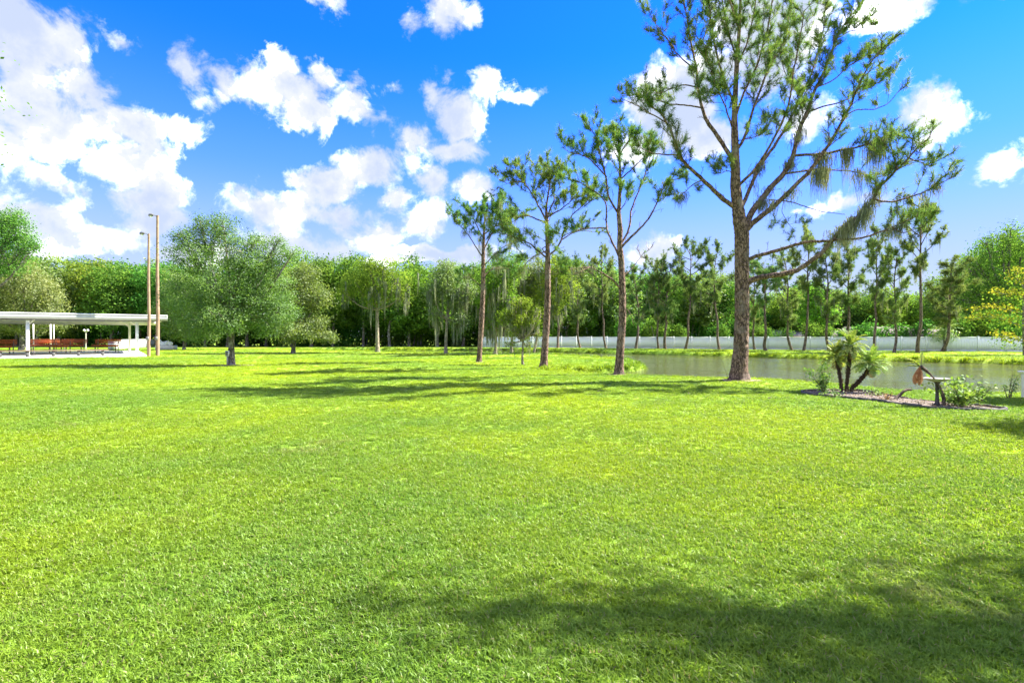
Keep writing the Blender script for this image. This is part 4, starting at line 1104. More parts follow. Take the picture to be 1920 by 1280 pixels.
# the wood at the back: front row, then a taller row behind it
names = [(0, 'above the pavilion'), (300, 'behind the lawn oaks'), (620, 'left of the bushy pine'), (900, 'behind the mossy trees'), (1150, 'left of the thick pine'), (1390, 'right of the thick pine')]
def zone(px):
    z = names[0][1]
    for a, b in names:
        if px >= a: z = b
    if px < -90: z = 'beyond the left edge'
    if px > 2040: z = 'beyond the right edge'
    return z
adj = ['green', 'dark green', 'bright green', 'grey-green', 'deep green', 'fresh green']
for row, (Y0, step, dz) in enumerate([(92, 46, 0), (99, 52, -6), (108, 60, -14)]):
    px = -330 + row * 20
    while px < 2560:
        Yr = Y0 + rsb.rand() * 4
        if px > 1100: Yr += 4
        if row == 0 and 0 < px < 560: Yr -= 0
        i = rsb.randint(0, 6)
        ty = sky_y(px) + rsb.normal() * 5 + (6 if row < 2 else 12)
        H = CH + (HZ - ty) / F * Yr
        x = (px - 960) / F * Yr
        s = (0.85 + 0.3 * rsb.rand()) * (0.62 + 0.38 * min(1, H / 13))
        o = place(protos_b, used_b, i, x, Yr, s, H / 13.0, rsb.rand() * 6.28, 'tree', 'trees of the wood behind the lawn')
        wood.append((row, zone(px), px, o, adj[i]))
        px += step * (0.75 + 0.5 * rsb.rand()) * (1.25 if px > 1380 else 1)
# large tree at the right edge beyond the fence
px_tree('broadleaf_tree', 'tall green tree cut by the right edge behind the white fence', 'tree', 1900, 74.0, 10,
  [(1880, 470, 45), (1830, 490, 26), (1845, 530, 40), (1915, 455, 30), (1955, 490, 55), (1880, 560, 50), (1830, 580, 34), (1930, 560, 60), (1812, 500, 12), (1798, 560, 14), (1850, 455, 14), (1895, 430, 16), (1820, 545, 22)],
  'wood_leaves', 'oak_bark', 70, 2300, 10, 0.28, 0.4, top=7)
px_tree('broadleaf_tree', 'bright yellow-green tree glowing between thin pines right of the thick pine', 'tree', 1530, 84.0, 6,
  [(1530, 560, 30), (1515, 590, 24), (1548, 590, 24), (1522, 545, 18), (1540, 615, 18)], 'bright_leaves', 'oak_bark', 71, 700, 9, 0.36, 0.4, top=5)

# understory: shrubby masses in front of the wood
def shrub_mass(seed, W, H):
    rs = R(seed); gl = Geo(); gb = Geo()
    lobes = [((i - 2) * W / 5 + rs.normal() * 0.3, rs.normal() * 0.6, H * (0.35 + 0.2 * rs.rand()), W * 0.17, W * 0.15, H * (0.45 + 0.15 * rs.rand())) for i in range(5)]
    lobed_crown(gl, None, lobes, rs, 420, 9, 0.40, 0.32, None, shell=0.7)
    for i in range(9):
        a = rs.rand() * 6.28; x = (rs.rand() - 0.5) * W * 0.8
        tube(gb, smooth_line([(x, 0, -0.1), (x + math.cos(a) * .3, .3 * math.sin(a), H * .4), (x + math.cos(a) * .8, .8 * math.sin(a), H * .8)], 6), np.linspace(0.06, 0.02, 6), 5)
    root = thing('shrub', (0, 0, 0), 'shrub', 'shrub')
    obj('stems', gb, M['oak_bark'], root, smooth=True)
    obj('foliage', gl, M['wood_leaves'], root)
    return root
protos_s = [shrub_mass(80 + i, 6.5, 3.6) for i in range(3)]
used_s = [False] * 3
px = -60
while px < 2000:
    Yr = 96.5 + rsb.rand() * 4.0
    if px > 1300: Yr += 3
    i = rsb.randint(0, 3)
    x = (px - 960) / F * Yr
    hh = 1.1 + 0.5 * rsb.rand()
    o = place(protos_s, used_s, i, x, Yr, 0.9 + 0.3 * rsb.rand(), hh, rsb.rand() * 0.6 - 0.3 + (0 if rsb.rand() < .5 else 3.14), 'dark shrub under the wood, ' + zone(px), 'shrubs under the wood')
    o['category'] = 'shrub'
    under.append((0, zone(px), px, o, ''))
    px += 48 * (0.8 + 0.4 * rsb.rand())
ORD = ['first', 'second', 'third', 'fourth', 'fifth', 'sixth', 'seventh', 'eighth', 'ninth', 'tenth', 'eleventh', 'twelfth', 'thirteenth', 'fourteenth', 'fifteenth', 'sixteenth', 'seventeenth', 'eighteenth', 'nineteenth', 'twentieth'] + ['far right'] * 30
for lst in (wood, under):
    for r_ in sorted(set(a[0] for a in lst)):
        for z_ in sorted(set(a[1] for a in lst)):
            mem = sorted([a for a in lst if a[0] == r_ and a[1] == z_], key=lambda a: a[2])
            for k, (_, _, _, o, ad) in enumerate(mem):
                if lst is wood:
                    o['label'] = f"{ad} tree, {ORD[k]} in the wood\'s {['front', 'middle', 'back'][r_]} row {z_}"
                else:
                    o['label'] = f"dark shrub under the wood, {ORD[k]} from left, {z_}"
# garden shrubs between the fence and the houses
for k, (px, e_, hs2) in enumerate([(1262, 6, 1.0), (1345, 6, 0.9), (1370, 7, 1.1), (1418, 8, 1.0), (1452, 6, 0.8), (1530, 6, 0.95), (1608, 6, 0.9), (1684, 6, 1.0), (1800, 6, 1.2), (1840, 7, 1.3), (1885, 6, 1.2), (1218, 6, 1.2), (1180, 6, 1.3)]):
    Yg = 75.0
    for _ in range(4): Yg = fence_y((px - 960) / F * Yg) + e_
    o = place(protos_s, used_s, k % 3, (px - 960) / F * Yg, Yg, 0.62 + 0.12 * (k % 4), hs2 * 1.0, k * 1.3, 'garden shrub', 'garden shrubs behind the fence')
    o['category'] = 'shrub'
    o['label'] = f'garden shrub just behind the white fence, {ORD[[p for p in sorted([1262, 1345, 1370, 1418, 1452, 1530, 1608, 1684, 1800, 1840, 1885, 1218, 1180])].index(px)]} from the left'

# palm head poking above the wood on the left
def far_palm(px_, py_, Y0, label, trunk_px=None):
    rs = R(int(px_)); gt, gl = Geo(), Geo()
    p = P(px_, py_, Y0)
    tube(gt, smooth_line([(p[0] + 0.2, Y0, 0), (p[0], Y0, p[2] * .6), (p[0], Y0, p[2])], 10), 0.12, 8)
    for i in range(26):
        a = i * 2.4; e = 0.9 - 1.5 * (i / 26)
        d = np.array([math.cos(a) * math.cos(e), math.sin(a) * math.cos(e), math.sin(e)])
        q = [p]
        for s in range(5):
            d = unit(d - np.array([0, 0, 0.16])); q.append(q[-1] + d * 0.32)
        q = np.array(q)
        side = unit(np.cross(d, (0, 0, 1)))
        for s in range(1, 6):
            for sg in (-1, 1, -0.5, 0.5):
                ee = q[s] + side * sg * 0.55 + d * 0.25 - np.array([0, 0, 0.15])
                gl.add([q[s] - d * 0.07, q[s] + d * 0.07, ee], t=[(0, 1, 2)], r=rs.rand())
    root = thing('palm_tree', (p[0], Y0, 0), label, 'palm tree')
    local(gt, (p[0], Y0, 0)); local(gl, (p[0], Y0, 0))
    obj('trunk', gt, M['oak_bark'], root, smooth=True); obj('fronds', gl, M['palm_leaves'], root)
    return root
far_palm(188, 496, 97, 'cabbage palm head poking above the wood left of the light poles')
far_palm(1770, 618, 63, 'small drooping palm before the white fence, left of the big right-hand tree')

# slender pines on the far bank
protos_p = [generic_pine(90, 13, 0.30, 2.1, 1.1), generic_pine(91, 13, 0.40, 2.0, 1.2), generic_pine(92, 13, 0.26, 1.9), generic_pine(93, 13, 0.45, 2.7, 1.4), generic_pine(94, 13, 0.5, 2.1, 1.2)]
used_p = [False] * 5
fp = [(1046, 500, 3, 'thin pine on the far bank just right of the umbrella-shaped pine trunk'),
 (1088, 492, 2, 'moss-hung far-bank pine left of the second tallest pine'),
 (1136, 485, 3, 'far-bank pine directly left of the second tallest pine trunk'),
 (1192, 505, 0, 'crooked far-bank pine directly right of the second tallest pine trunk'),
 (1235, 490, 2, 'left one of two close-set far-bank pines right of the second tallest pine'),
 (1247, 500, 0, 'right one of two close-set far-bank pines near the second tallest pine'),
 (1285, 468, 3, 'far-bank pine with a wide airy top, midway between the two tallest pines'),
 (1349, 476, 3, 'far-bank pine with a tufted top just left of the thick pine trunk'),
 (1415, 490, 2, 'far-bank pine just right of the thick pine trunk, left of a close neighbour'),
 (1435, 500, 4, 'short far-bank pine second to the right from the thick pine trunk'),
 (1485, 482, 2, 'far-bank pine below the long low limb, left of a taller bare-trunked pine'),
 (1507, 440, 4, 'bare-trunked far-bank pine rising behind the long low limb'),
 (1555, 470, 2, 'far-bank pine behind the left side of the date palm clump'),
 (1590, 462, 1, 'far-bank pine directly above the date palm clump'),
 (1640, 440, 1, 'far-bank pine with a forked low trunk, right of the date palm clump'),
 (1676, 470, 2, 'far-bank pine right of the forked one, left of the tallest far pine'),
 (1721, 382, 4, 'tallest of the far-bank pines, above the leaning dead palm'),
 (1767, 495, 2, 'slim far-bank pine just right of the tallest far-bank pine')]
for k_, (px, ty, i, lab) in enumerate(fp):
    Yg = 73.0
    for _ in range(4): Yg = min(fence_y((px - 960) / F * Yg) - 2.0, 84)
    if px > 1430: Yg -= 2.5 * ((px * 7) % 3)
    x = (px - 960) / F * Yg
    H = CH + (HZ - ty) / F * Yg
    place(protos_p, used_p, i, x, Yg, 0.75 + 0.35 * rsb.rand(), H / 13.0, rsb.rand() * 6.28, lab, 'slender pines along the far bank')
extra = [(1120, 560), (1255, 535), (1320, 545), (1460, 540), (1610, 545), (1700, 555), (1750, 560), (1370, 545)]

# yellow-leaved tree at the right edge
def yellow_tree():
    rs = R(300); Y0 = 50.0; gt, gb, gl, gd = Geo(), Geo(), Geo(), Geo()
    bx = (1922 - 960) / F * Y0; bz = ground_z(bx, Y0)
    top = P(1922, 480, Y0)
    sm = smooth_line([(bx, Y0, bz - .05), tuple(P(1919, 600, Y0)), tuple(P(1921, 540, Y0)), tuple(top)], 24)
    trunk_tube(gt, sm, np.linspace(0.16, 0.05, 24), 10, rs, flare=0.3)
    tiers = [([(1920, 640), (1895, 636), (1870, 625)], 1), ([(1920, 612), (1880, 598), (1845, 592), (1820, 600)], 1), ([(1920, 590), (1890, 580), (1850, 575), (1828, 582)], 1),
             ([(1921, 560), (1900, 548), (1880, 552), (1865, 545)], 1), ([(1921, 540), (1905, 522), (1900, 505)], 1), ([(1922, 600), (1960, 590), (1990, 585)], 1), ([(1922, 560), (1960, 545), (1980, 540)], 1), ([(1922, 520), (1945, 500)], 1)]
    for pts, _ in tiers:
        ln = limb_px(pts, Y0, rs.normal() * 1.0, rs=rs)
        tube(gb, ln, np.linspace(0.05, 0.015, len(ln)), 5)
        for p in ln[2:]:
            c = p + rs.normal(size=(16, 3)) * np.array([0.35, 0.45, 0.16]) + np.array([0, 0, 0.1])
            leaf_quads(gl, c, 0.24, rs, None, 0.5, 0.6)
            c = p + rs.normal(size=(12, 3)) * np.array([0.4, 0.5, 0.25]) - np.array([0, 0, 0.55])
            leaf_quads(gd, c, 0.24, rs, None, 0.5, 0.6)
    b0 = (bx, Y0, bz)
    root = thing('yellow_leaved_tree', b0, 'young tree with tiers of yellow leaves at the right edge, on the far bank', 'tree')
    for G_ in (gt, gb, gl, gd): local(G_, b0)
    obj('trunk', gt, M['oak_bark'], root, smooth=True); obj('branches', gb, M['oak_bark'], root, smooth=True)
    obj('crown', gl, M['yellow_leaves'], root)
    lo = obj('lower_leaves', gd, M['bright_leaves'], root); lo['label'] = 'green leaves under the yellow tiers'
yellow_tree()

# trees just outside the frame whose crowns shade the lawn
def side_tree(x, y, H, lobes, label, seed, n_cl=900, k=16, leaf=0.14, r=0.2, name='shade_tree', top=None):
    rs = R(seed); gt, gb, gl = Geo(), Geo(), Geo()
    if x > 0:
        x -= 1.6 if H > 8 else 1.0
        lobes = [(l[0] - 0.26 * l[2],) + tuple(l[1:]) for l in lobes]
    tt = np.array([x, y, top or H * 0.45])
    sm = smooth_line([(x, y, -0.05), (x + .05, y, H * .2), tuple(tt)], 16)
    trunk_tube(gt, sm, np.linspace(r, r * .7, 16), 12, rs, flare=0.4)
    lobed_crown(gl, gb, lobes, rs, n_cl, k, leaf, 0.22, tt, r * 0.4)
    b0 = (x, y, 0)
    root = thing(name, b0, label, 'tree')
    for G_ in (gt, gb, gl): local(G_, b0)
    obj('trunk', gt, M['oak_bark'], root, smooth=True); obj('branches', gb, M['oak_bark'], root, smooth=True)
    obj('crown', gl, M['oak_leaves'], root)
side_tree(13.2, 3.6, 9, [(13.2, 4.4, 7.0, 2.4, 2.3, 1.9), (12.0, 5.0, 6.2, 1.5, 1.3, 1.2), (14.9, 5.6, 6.8, 1.7, 1.4, 1.4), (12.2, 2.6, 8.2, 1.8, 1.8, 1.4), (14.6, 2.6, 7.2, 2, 1.8, 1.6),
   (12.0, 6.0, 8.8, 0.8, 0.6, 0.6), (11.0, 5.9, 8.3, 0.7, 0.4, 0.5), (15.9, 6.6, 6.5, 1.2, 0.9, 0.9), (11.4, 3.6, 7.6, 1.3, 1.3, 1.0), (10.8, 4.6, 7.2, 1.1, 1.0, 0.8), (13.4, 6.3, 7.6, 0.9, 0.5, 0.6), (11.6, 5.0, 7.8, 1.5, 1.2, 0.9), (12.6, 5.4, 8.0, 1.4, 1.1, 0.9), (11.1, 6.15, 8.8, 0.75, 0.38, 0.45), (10.4, 6.2, 8.8, 0.45, 0.3, 0.35)],
   'leafy oak right of the frame, shading the nearest grass', 401, n_cl=820, k=11)
side_tree(15.0, 11.2, 5, [(14.9, 10.9, 4.0, 1.2, 1.0, 0.8), (15.6, 11.3, 4.6, 1.1, 0.8, 0.7), (14.2, 10.6, 3.8, 0.7, 0.5, 0.5)],
   'small tree out of frame at the right, shading a patch beside the flower bed', 402, n_cl=200, r=0.08)
side_tree(19.3, 15.6, 5.2, [(19.0, 15.5, 4.4, 1.3, 0.9, 0.8), (19.9, 15.7, 4.7, 1.2, 0.8, 0.7)], 'small tree out of frame at the right, near the pond edge', 403, n_cl=360, r=0.08)
side_tree(-15.6, 12.4, 9.5, [(-14.2, 12.3, 7.2, 2.0, 1.9, 1.9), (-15.8, 12.6, 8.2, 2.0, 2, 1.6), (-16.4, 11.6, 6.8, 1.8, 1.8, 1.4), (-13.6, 12.5, 6.0, 1.2, 1, 0.8), (-13.5, 12.3, 8.4, 1.1, 1, 0.8)],
   'tree at the left edge with only a few leafy twig tips showing against the clouds', 404, n_cl=900, leaf=0.09)

# ------------------------------------------------------------------ white vinyl fence
def fence():
    d = FB - FA; L = np.linalg.norm(d); d /= L; a = math.atan2(d[1], d[0])
    root = thing('fence', (FA[0], FA[1], 0), 'long white vinyl privacy fence running along the far bank of the pond', 'fence')
    root.rotation_euler = (0, 0, a)
    n = int(L / 2.44)
    gp = Geo(); box(gp, (0, 0, 0.86), (0.13, 0.13, 1.80), bev=0.01); 
    box(gp, (0, 0, 1.79), (0.16, 0.16, 0.05), bev=0.02)
    mp_ = gp.mesh('post')
    gq = Geo()
    for j in range(15):
        box(gq, (0.095 + (j + 0.5) * 2.25 / 15, 0, 0.86), (2.25 / 15 - 0.008, 0.03, 1.5))
    box(gq, (1.22, 0, 1.66), (2.30, 0.05, 0.12)); box(gq, (1.22, 0, 0.10), (2.30, 0.05, 0.14))
    mq = gq.mesh('panel')
    for i in range(n + 1):
        obj('post', mp_, M['vinyl'], root, loc=(i * 2.44, 0, 0))
        if i < n: obj('panel', mq, M['vinyl'], root, loc=(i * 2.44, 0, 0))
fence()

# ------------------------------------------------------------------ houses beyond the fence
def house(cx_px, Y0, W, Dp, hw, hr, rz, label, roofm, kind='hip'):
    x = (cx_px - 960) / F * Y0
    root = thing('house', (x, Y0, 0), label, 'house', rz=rz)
    g = Geo(); box(g, (0, 0, hw / 2), (W, Dp, hw)); obj('wall', g, M['stucco'], root)
    g = Geo(); o = 0.5; rl = W / 2 * (0.35 if kind == 'hip' else 0.98)
    v = [(-W / 2 - o, -Dp / 2 - o, hw), (W / 2 + o, -Dp / 2 - o, hw), (W / 2 + o, Dp / 2 + o, hw), (-W / 2 - o, Dp / 2 + o, hw), (-rl, 0, hw + hr), (rl, 0, hw + hr)]
    v += [(a, b, c - 0.12) for a, b, c in v[:4]]
    g.add(v, q=[(0, 1, 5, 4), (2, 3, 4, 5), (6, 9, 8, 7), (0, 6, 7, 1), (1, 7, 8, 2), (2, 8, 9, 3), (3, 9, 6, 0)], t=[(1, 2, 5), (3, 0, 4)])
    obj('roof', g, M[roofm], root)
    for wx in (-W * .3, 0.05 * W, W * .32):
        g = Geo(); box(g, (wx, -Dp / 2 - 0.03, hw * .58), (1.5, 0.08, 1.1)); wn_ = obj('window', g, M['cream'], root)
        g = Geo(); box(g, (wx, -Dp / 2 - 0.085, hw * .58), (1.34, 0.03, 0.94)); obj('pane', g, M['window'], wn_)
house(1300, 106, 15, 9, 2.1, 1.2, 0.1, 'low house with a pale roof behind the fence, left of the thick pine trunk', 'roof_grey')
house(1475, 96, 12, 8, 1.9, 1.0, -0.2, 'low house roof behind the fence just right of the thick pine trunk', 'roof_grey')
house(1556, 92, 7, 7, 1.8, 1.0, -0.2, 'small brown-roofed house behind the fence, left of the date palm clump', 'roof_brown')
house(1640, 88, 9, 8, 2.0, 1.4, -0.3, 'brown-roofed house gable behind the fence, right of the date palm clump', 'roof_brown', 'gable')
house(1735, 83, 12, 8, 1.9, 1.0, -0.35, 'wide low brown-roofed house behind the fence above the leaning dead palm', 'roof_brown')

# ------------------------------------------------------------------ pavilion
def uv(a, b, z=0): # a along the front (negative = left), b to the back
    q = SC + U * a + N_ * b
    return np.array([q[0], q[1], z])
ang = math.atan2(U[1], U[0])
root = thing('pavilion', uv(0, 0), 'long white flat-roofed pavilion on posts at the left edge, sheltering red benches', 'pavilion')
o0 = uv(0, 0)
def pv(name, g, m, par=None, label=None):
    if par is None: par = root; 
    local(g, o0)
    ob = obj(name, g, m, par)
    if label: ob['label'] = label
    return ob
g = Geo(); c = uv(-12, 9.5, 0.05); box(g, c, (24, 19, 0.16), ang); pv('floor_slab', g, M['concrete'])
RZ0 = 3.38
# roof: corrugated deck with rounded front and rear fascias
def roofpt(a, b, z): return uv(a, b, z)
g = Geo(); c = roofpt(-11.6, 10.2, 3.66); box(g, c, (26.6, 13.5, 0.10), ang); pv('roof_deck', g, M['white_metal'])
for bb, nm, zz in ((3.4, 'front_fascia', 3.50), (17.0, 'rear_fascia', 3.30)):
    g = Geo()
    prof = [(0.0, -0.25), (-0.10, -0.21), (-0.16, -0.08), (-0.16, 0.07), (-0.10, 0.19), (0.0, 0.23)]
    vs = []
    a0, a1 = -25.0, 1.8
    sg = 1 if bb < 10 else -1
    for aa in (a0, a1):
        for dy, dz in prof:
            vs.append(roofpt(aa, bb + dy * sg, zz + dz))
    k = len(prof)
    g.add(vs, q=[(i, i + 1, k + i + 1, k + i) for i in range(k - 1)] + [(k - 1, 0, k, 2 * k - 1)])
    for s_ in (0, k):
        g.add([vs[s_ + i] for i in range(k)], q=[(0, 1, 2, 3)] , t=[(0, 3, 4), (0, 4, 5)])
    pv(nm, g, M['fascia'] if bb < 10 else M['cream'])
    if bb < 10:
        g = Geo(); tube(g, [roofpt(a0, bb - 0.13, zz + 0.24), roofpt(a1, bb - 0.13, zz + 0.24)], 0.055, 8); pv('drip_edge', g, M['white_metal'])
        g = Geo(); tube(g, [roofpt(a0, bb - 0.02, zz - 0.29), roofpt(a1, bb - 0.02, zz - 0.29)], 0.035, 6); pv('gutter_shadow_line', g, M['iron'])  # dark tube added as the painted shadow line under the gutter
g = Geo(); box(g, roofpt(1.65, 10.2, 3.46), (0.12, 13.3, 0.3), ang); pv('side_fascia', g, M['cream'])
for j in range(7):
    g = Geo(); box(g, roofpt(-23 + j * 4.0, 10.2, 3.49), (0.12, 13.2, 0.16), ang); pv('roof_beam', g, M['cream'])
for j in range(9):
    g = Geo(); box(g, roofpt(-11.6, 4.0 + j * 1.55, 3.585), (26.2, 0.08, 0.05), ang); pv('purlin', g, M['white_metal'])
posts = []
def post_at(px, Yp, wv, m='white_metal', h=3.42, z0=0.0):
    g = Geo(); x = (px - 960) / F * Yp
    box(g, (x, Yp, z0 + (h - z0) / 2), (wv, wv, h - z0), ang, bev=0.02)
    box(g, (x, Yp, z0 + 0.10), (wv * 1.35, wv * 1.35, 0.12), ang, bev=0.02)
    return pv('post', g, M[m])
post_at(52, 45.4, 0.24, h=3.32); post_at(257, 50.3, 0.24, h=3.4); post_at(243, 55.5, 0.22, 'cream', h=3.4); post_at(95, 61, 0.17, 'cream', h=3.4); post_at(62.5, 58, 0.12, 'cream', h=3.4)
post_at(101, 64, 0.10, 'cream', h=3.4); post_at(-25, 42.2, 0.24, h=3.4); post_at(-40, 52, 0.2, h=3.4)
g = Geo(); tube(g, [(P(240, 650, 46.2)[0], 46.2, 0.05), (P(240, 650, 46.2)[0], 46.2, 0.75)], 0.035, 8); pv('bollard_pipe', g, M['grey_steel'])
for (px, Yp, dx) in ((257, 50.3, -0.8), (243, 55.5, -0.9), (52, 45.4, 0.6)):
    g = Geo(); x = (px - 960) / F * Yp
    tube(g, [(x, Yp, 2.75), (x + dx * 0.8, Yp + dx * 0.6, 3.4)], 0.05, 6); pv('brace', g, M['cream'])

def plank_bench(x, y, L, h, rz, label):
    r0 = thing('long_bench', (x, y, 0), label, 'bench', rz=rz)
    for j in range(2):
        g = Geo(); box(g, (0, -0.1 + 0.2 * j, h), (L, 0.17, 0.09), bev=0.01); obj('plank', g, M['brown_plank'], r0)
    n = 7
    for j in range(n):
        g = Geo(); box(g, (-L / 2 + 0.4 + j * (L - 0.8) / (n - 1), 0, h / 2 - 0.02), (0.20, 0.30, h - 0.06), bev=0.02); obj('leg', g, M['leg_grey'], r0)
m0 = uv(-2.6, 0.35); m1 = uv(-13.2, 0.35)
plank_bench(*((m0 + m1) / 2)[:2], 10.4, 0.60, ang, 'long brown plank bench on grey block legs along the front of the pavilion')

def red_bench(px, Yp, rz, label, L=2.6):
    x = (px - 960) / F * Yp
    r0 = thing('red_bench', (x, Yp, 0.13), label, 'bench', 'red benches under the pavilion', rz)
    for j in range(3):
        g = Geo(); box(g, (0, 0.28, 0.98 + j * 0.15), (L, 0.04, 0.12), bev=0.01); obj('back_slat', g, M['red_paint'], r0)
    for j in range(3):
        g = Geo(); box(g, (0, -0.16 + j * 0.16, 0.78), (L, 0.13, 0.05), bev=0.01); obj('seat_slat', g, M['red_paint'], r0)
    g = Geo(); box(g, (0, -0.30, 0.66), (L, 0.05, 0.16)); obj('apron', g, M['red_paint'], r0)
    for sx in (-L / 2 + 0.3, L / 2 - 0.3):
        g = Geo(); box(g, (sx, -0.2, 0.375), (0.07, 0.07, 0.75)); obj('leg', g, M['grey_steel'], r0)
        g = Geo(); tube(g, [(sx, 0.24, 0.0), (sx, 0.22, 0.76), (sx, 0.32, 1.38)], 0.04, 6); obj('leg', g, M['grey_steel'], r0)
    g = Geo(); box(g, (0, -0.42, 0.30), (L, 0.16, 0.04)); obj('footboard', g, M['brown_plank'], r0)
red_bench(2, 51, 0.1, 'red slatted bench at the left edge under the pavilion roof', 2.4)
red_bench(82, 57, 0.3, 'red slatted bench just right of the front pavilion post')
red_bench(112, 53, -0.1, 'red slatted bench nearest the front, in the middle of the pavilion', 2.4)
red_bench(136, 58, 0.1, 'red slatted bench behind and right of the middle one')
red_bench(200, 56, 0.1, 'red slatted bench at the right end of the pavilion, before the white wall', 2.6)
# bucket
x, y = (62 - 960) / F * 46, 46.0
r0 = thing('bucket', (x, y, 0), 'small black bucket on the grass beside the front pavilion post', 'bucket')
g = Geo(); tube(g, [(0, 0, 0.0), (0, 0, 0.18), (0, 0, 0.38)], [0.13, 0.15, 0.18], 14); obj('body', g, M['black'], r0, smooth=True)
g = Geo(); tube(g, [(math.cos(t) * 0.18, 0, 0.38 + math.sin(t) * 0.14) for t in np.linspace(0, math.pi, 10)], 0.012, 5, cap=False); obj('handle', g, M['grey_steel'], r0)

# white low wall behind the right end of the pavilion
def block_wall(A, B, h, label, name='low_wall'):
    A = np.array(A, float); B = np.array(B, float); L = np.linalg.norm(B - A); c = (A + B) / 2
    r0 = thing(name, (c[0], c[1], 0), label, 'wall', rz=math.atan2(B[1] - A[1], B[0] - A[0]))
    n = max(2, int(L / 2.0)); wv = L / n
    for j in range(n):
        g = Geo(); box(g, (-L / 2 + (j + .5) * wv, 0, (h - 0.1) / 2), (wv - 0.02, 0.3, h - 0.1), bev=0.015); obj('panel', g, M['white_metal'], r0)
    g = Geo(); box(g, (0, 0, h - 0.045), (L + 0.1, 0.38, 0.09), bev=0.015); obj('coping', g, M['white_metal'], r0)
block_wall(((205 - 960) / F * 68, 68), ((294 - 960) / F * 94, 94), 1.34, 'white low wall running back beyond the right end of the pavilion')
r0 = thing('concrete_bin', ((309 - 960) / F * 70, 70, 0), 'pale lumpy heap of white sacks in a low white bin right of the light poles', 'bin')
g = Geo(); box(g, (0.2, 0, 0.30), (2.4, 0.9, 0.6), bev=0.03); obj('bin_body', g, M['cream'], r0)
rs = R(4)
for j in range(5):
    g = Geo()
    th = np.linspace(0, 2 * np.pi, 12, endpoint=False)
    cx_, cz_ = -0.75 + j * 0.36, 0.66 + 0.34 * rs.rand()
    rr_ = [0.02, 0.24, 0.30, 0.24, 0.05]
    tube(g, [(cx_ + 0.03 * q, 0, cz_ - 0.3 + 0.16 * q) for q in range(5)], rr_, 10, rough=0.2, rs=rs); obj('sack', g, M['vinyl'], r0, smooth=True)

# light poles
def light_pole(px, Yp, ty, w0, label, m='pole_wood'):
    x = (px - 960) / F * Yp; H = CH + (HZ - ty) / F * Yp
    r0 = thing('light_pole', (x, Yp, ground_z(x, Yp)), label, 'light pole', 'wooden light poles beside the pavilion')
    g = Geo(); tube(g, [(0, 0, -0.05), (0.03, 0, H * .3), (-0.02, 0, H * .6), (0, 0, H)], [w0, w0 * .93, w0 * .82, w0 * .66], 12); obj('pole', g, M[m], r0, smooth=True)
    g = Geo(); tube(g, [(0, 0, H - 0.25), (-0.18, 0, H - 0.02), (-0.42, 0, H + 0.04)], 0.035, 6); obj('arm', g, M['grey_steel'], r0)
    g = Geo(); tube(g, [(-0.38, 0, H + 0.06), (-0.52, 0, H + 0.05), (-0.75, 0, H + 0.01), (-0.82, 0, H - 0.03)], [0.06, 0.15, 0.14, 0.06], 10); lh = obj('lamp_head', g, M['grey_steel'], r0, smooth=True)
    g = Geo(); tube(g, [(-0.60, 0, H - 0.17), (-0.60, 0, H - 0.06)], [0.07, 0.11], 10); obj('lens', g, M['vinyl'], lh, smooth=True)
    g = Geo(); box(g, (0, -w0 - 0.06, 1.6), (0.22, 0.12, 0.34), bev=0.01); obj('switch_box', g, M['grey_steel'], r0)
light_pole(295.5, 49.0, 404, 0.155, 'taller of two wooden light poles beside the pavilion, the right one')
light_pole(279, 48.6, 438, 0.135, 'shorter of two wooden light poles beside the pavilion, the left one')
# thin twin lamp post seen through the pavilion
Yp = 76; x = (161 - 960) / F * Yp
r0 = thing('lamp_post', (x, Yp, 0), 'thin pale lamp post with two small white globes, seen through the pavilion', 'lamp post')
g = Geo(); tube(g, [(0, 0, 0), (0, 0, 2.55)], 0.05, 8); obj('pole', g, M['cream'], r0)
g = Geo(); tube(g, [(-0.25, 0, 2.5), (0, 0, 2.42), (0.25, 0, 2.5)], 0.03, 6); obj('arm', g, M['cream'], r0)
for sx in (-0.25, 0.25):
    g = Geo(); tube(g, [(sx, 0, 2.5 + q) for q in (0, 0.05, 0.15, 0.25, 0.3)], [0.05, 0.13, 0.16, 0.13, 0.04], 10); obj('globe', g, M['vinyl'], r0, smooth=True)

# meter box on the lawn oak
r0 = thing('meter_box', ((426.5 - 960) / F * 32.7, 32.7, 0), 'pale grey meter box on a short post against the big lawn oak trunk', 'meter box')
g = Geo(); box(g, (0, 0, 0.32), (0.09, 0.07, 0.66), bev=0.01); obj('post', g, M['stone'], r0)
g = Geo(); box(g, (0, -0.02, 0.72), (0.20, 0.14, 0.34), bev=0.02); bxo = obj('box', g, M['white_metal'], r0)
g = Geo(); box(g, (0, -0.10, 0.74), (0.15, 0.02, 0.25), bev=0.004); obj('lid', g, M['grey_steel'], bxo)

# bare soil rings at the feet of the near trees
def soil_ring(px, Y0, r, seed, stretch=1.0):
    rs = R(seed); n = 26; x = (px - 960) / F * Y0
    a = np.linspace(0, 2 * np.pi, n, endpoint=False); rr = r * (0.8 + 0.4 * rs.rand(n))
    X = x + rr * np.cos(a) * stretch; Yv = Y0 + rr * np.sin(a)
    g = Geo(); V_ = np.stack([X, Yv, height(X, Yv) + 0.012], 1)
    mid = np.array([[x, Y0, ground_z(x, Y0) + 0.05]])
    g.add(np.vstack([V_, mid]), t=[(i, (i + 1) % n, n) for i in range(n)])
    tag(obj('bare_soil', g, M['soil'], smooth=True), kind='structure')
soil_ring(1385, 21.5, 0.62, 1, 1.25); soil_ring(1160, 24.6, 0.42, 2, 1.3); soil_ring(1019, 29.7, 0.42, 3, 1.3); soil_ring(438, 33, 0.9, 4, 1.4); soil_ring(898, 37, 0.4, 5, 1.3)

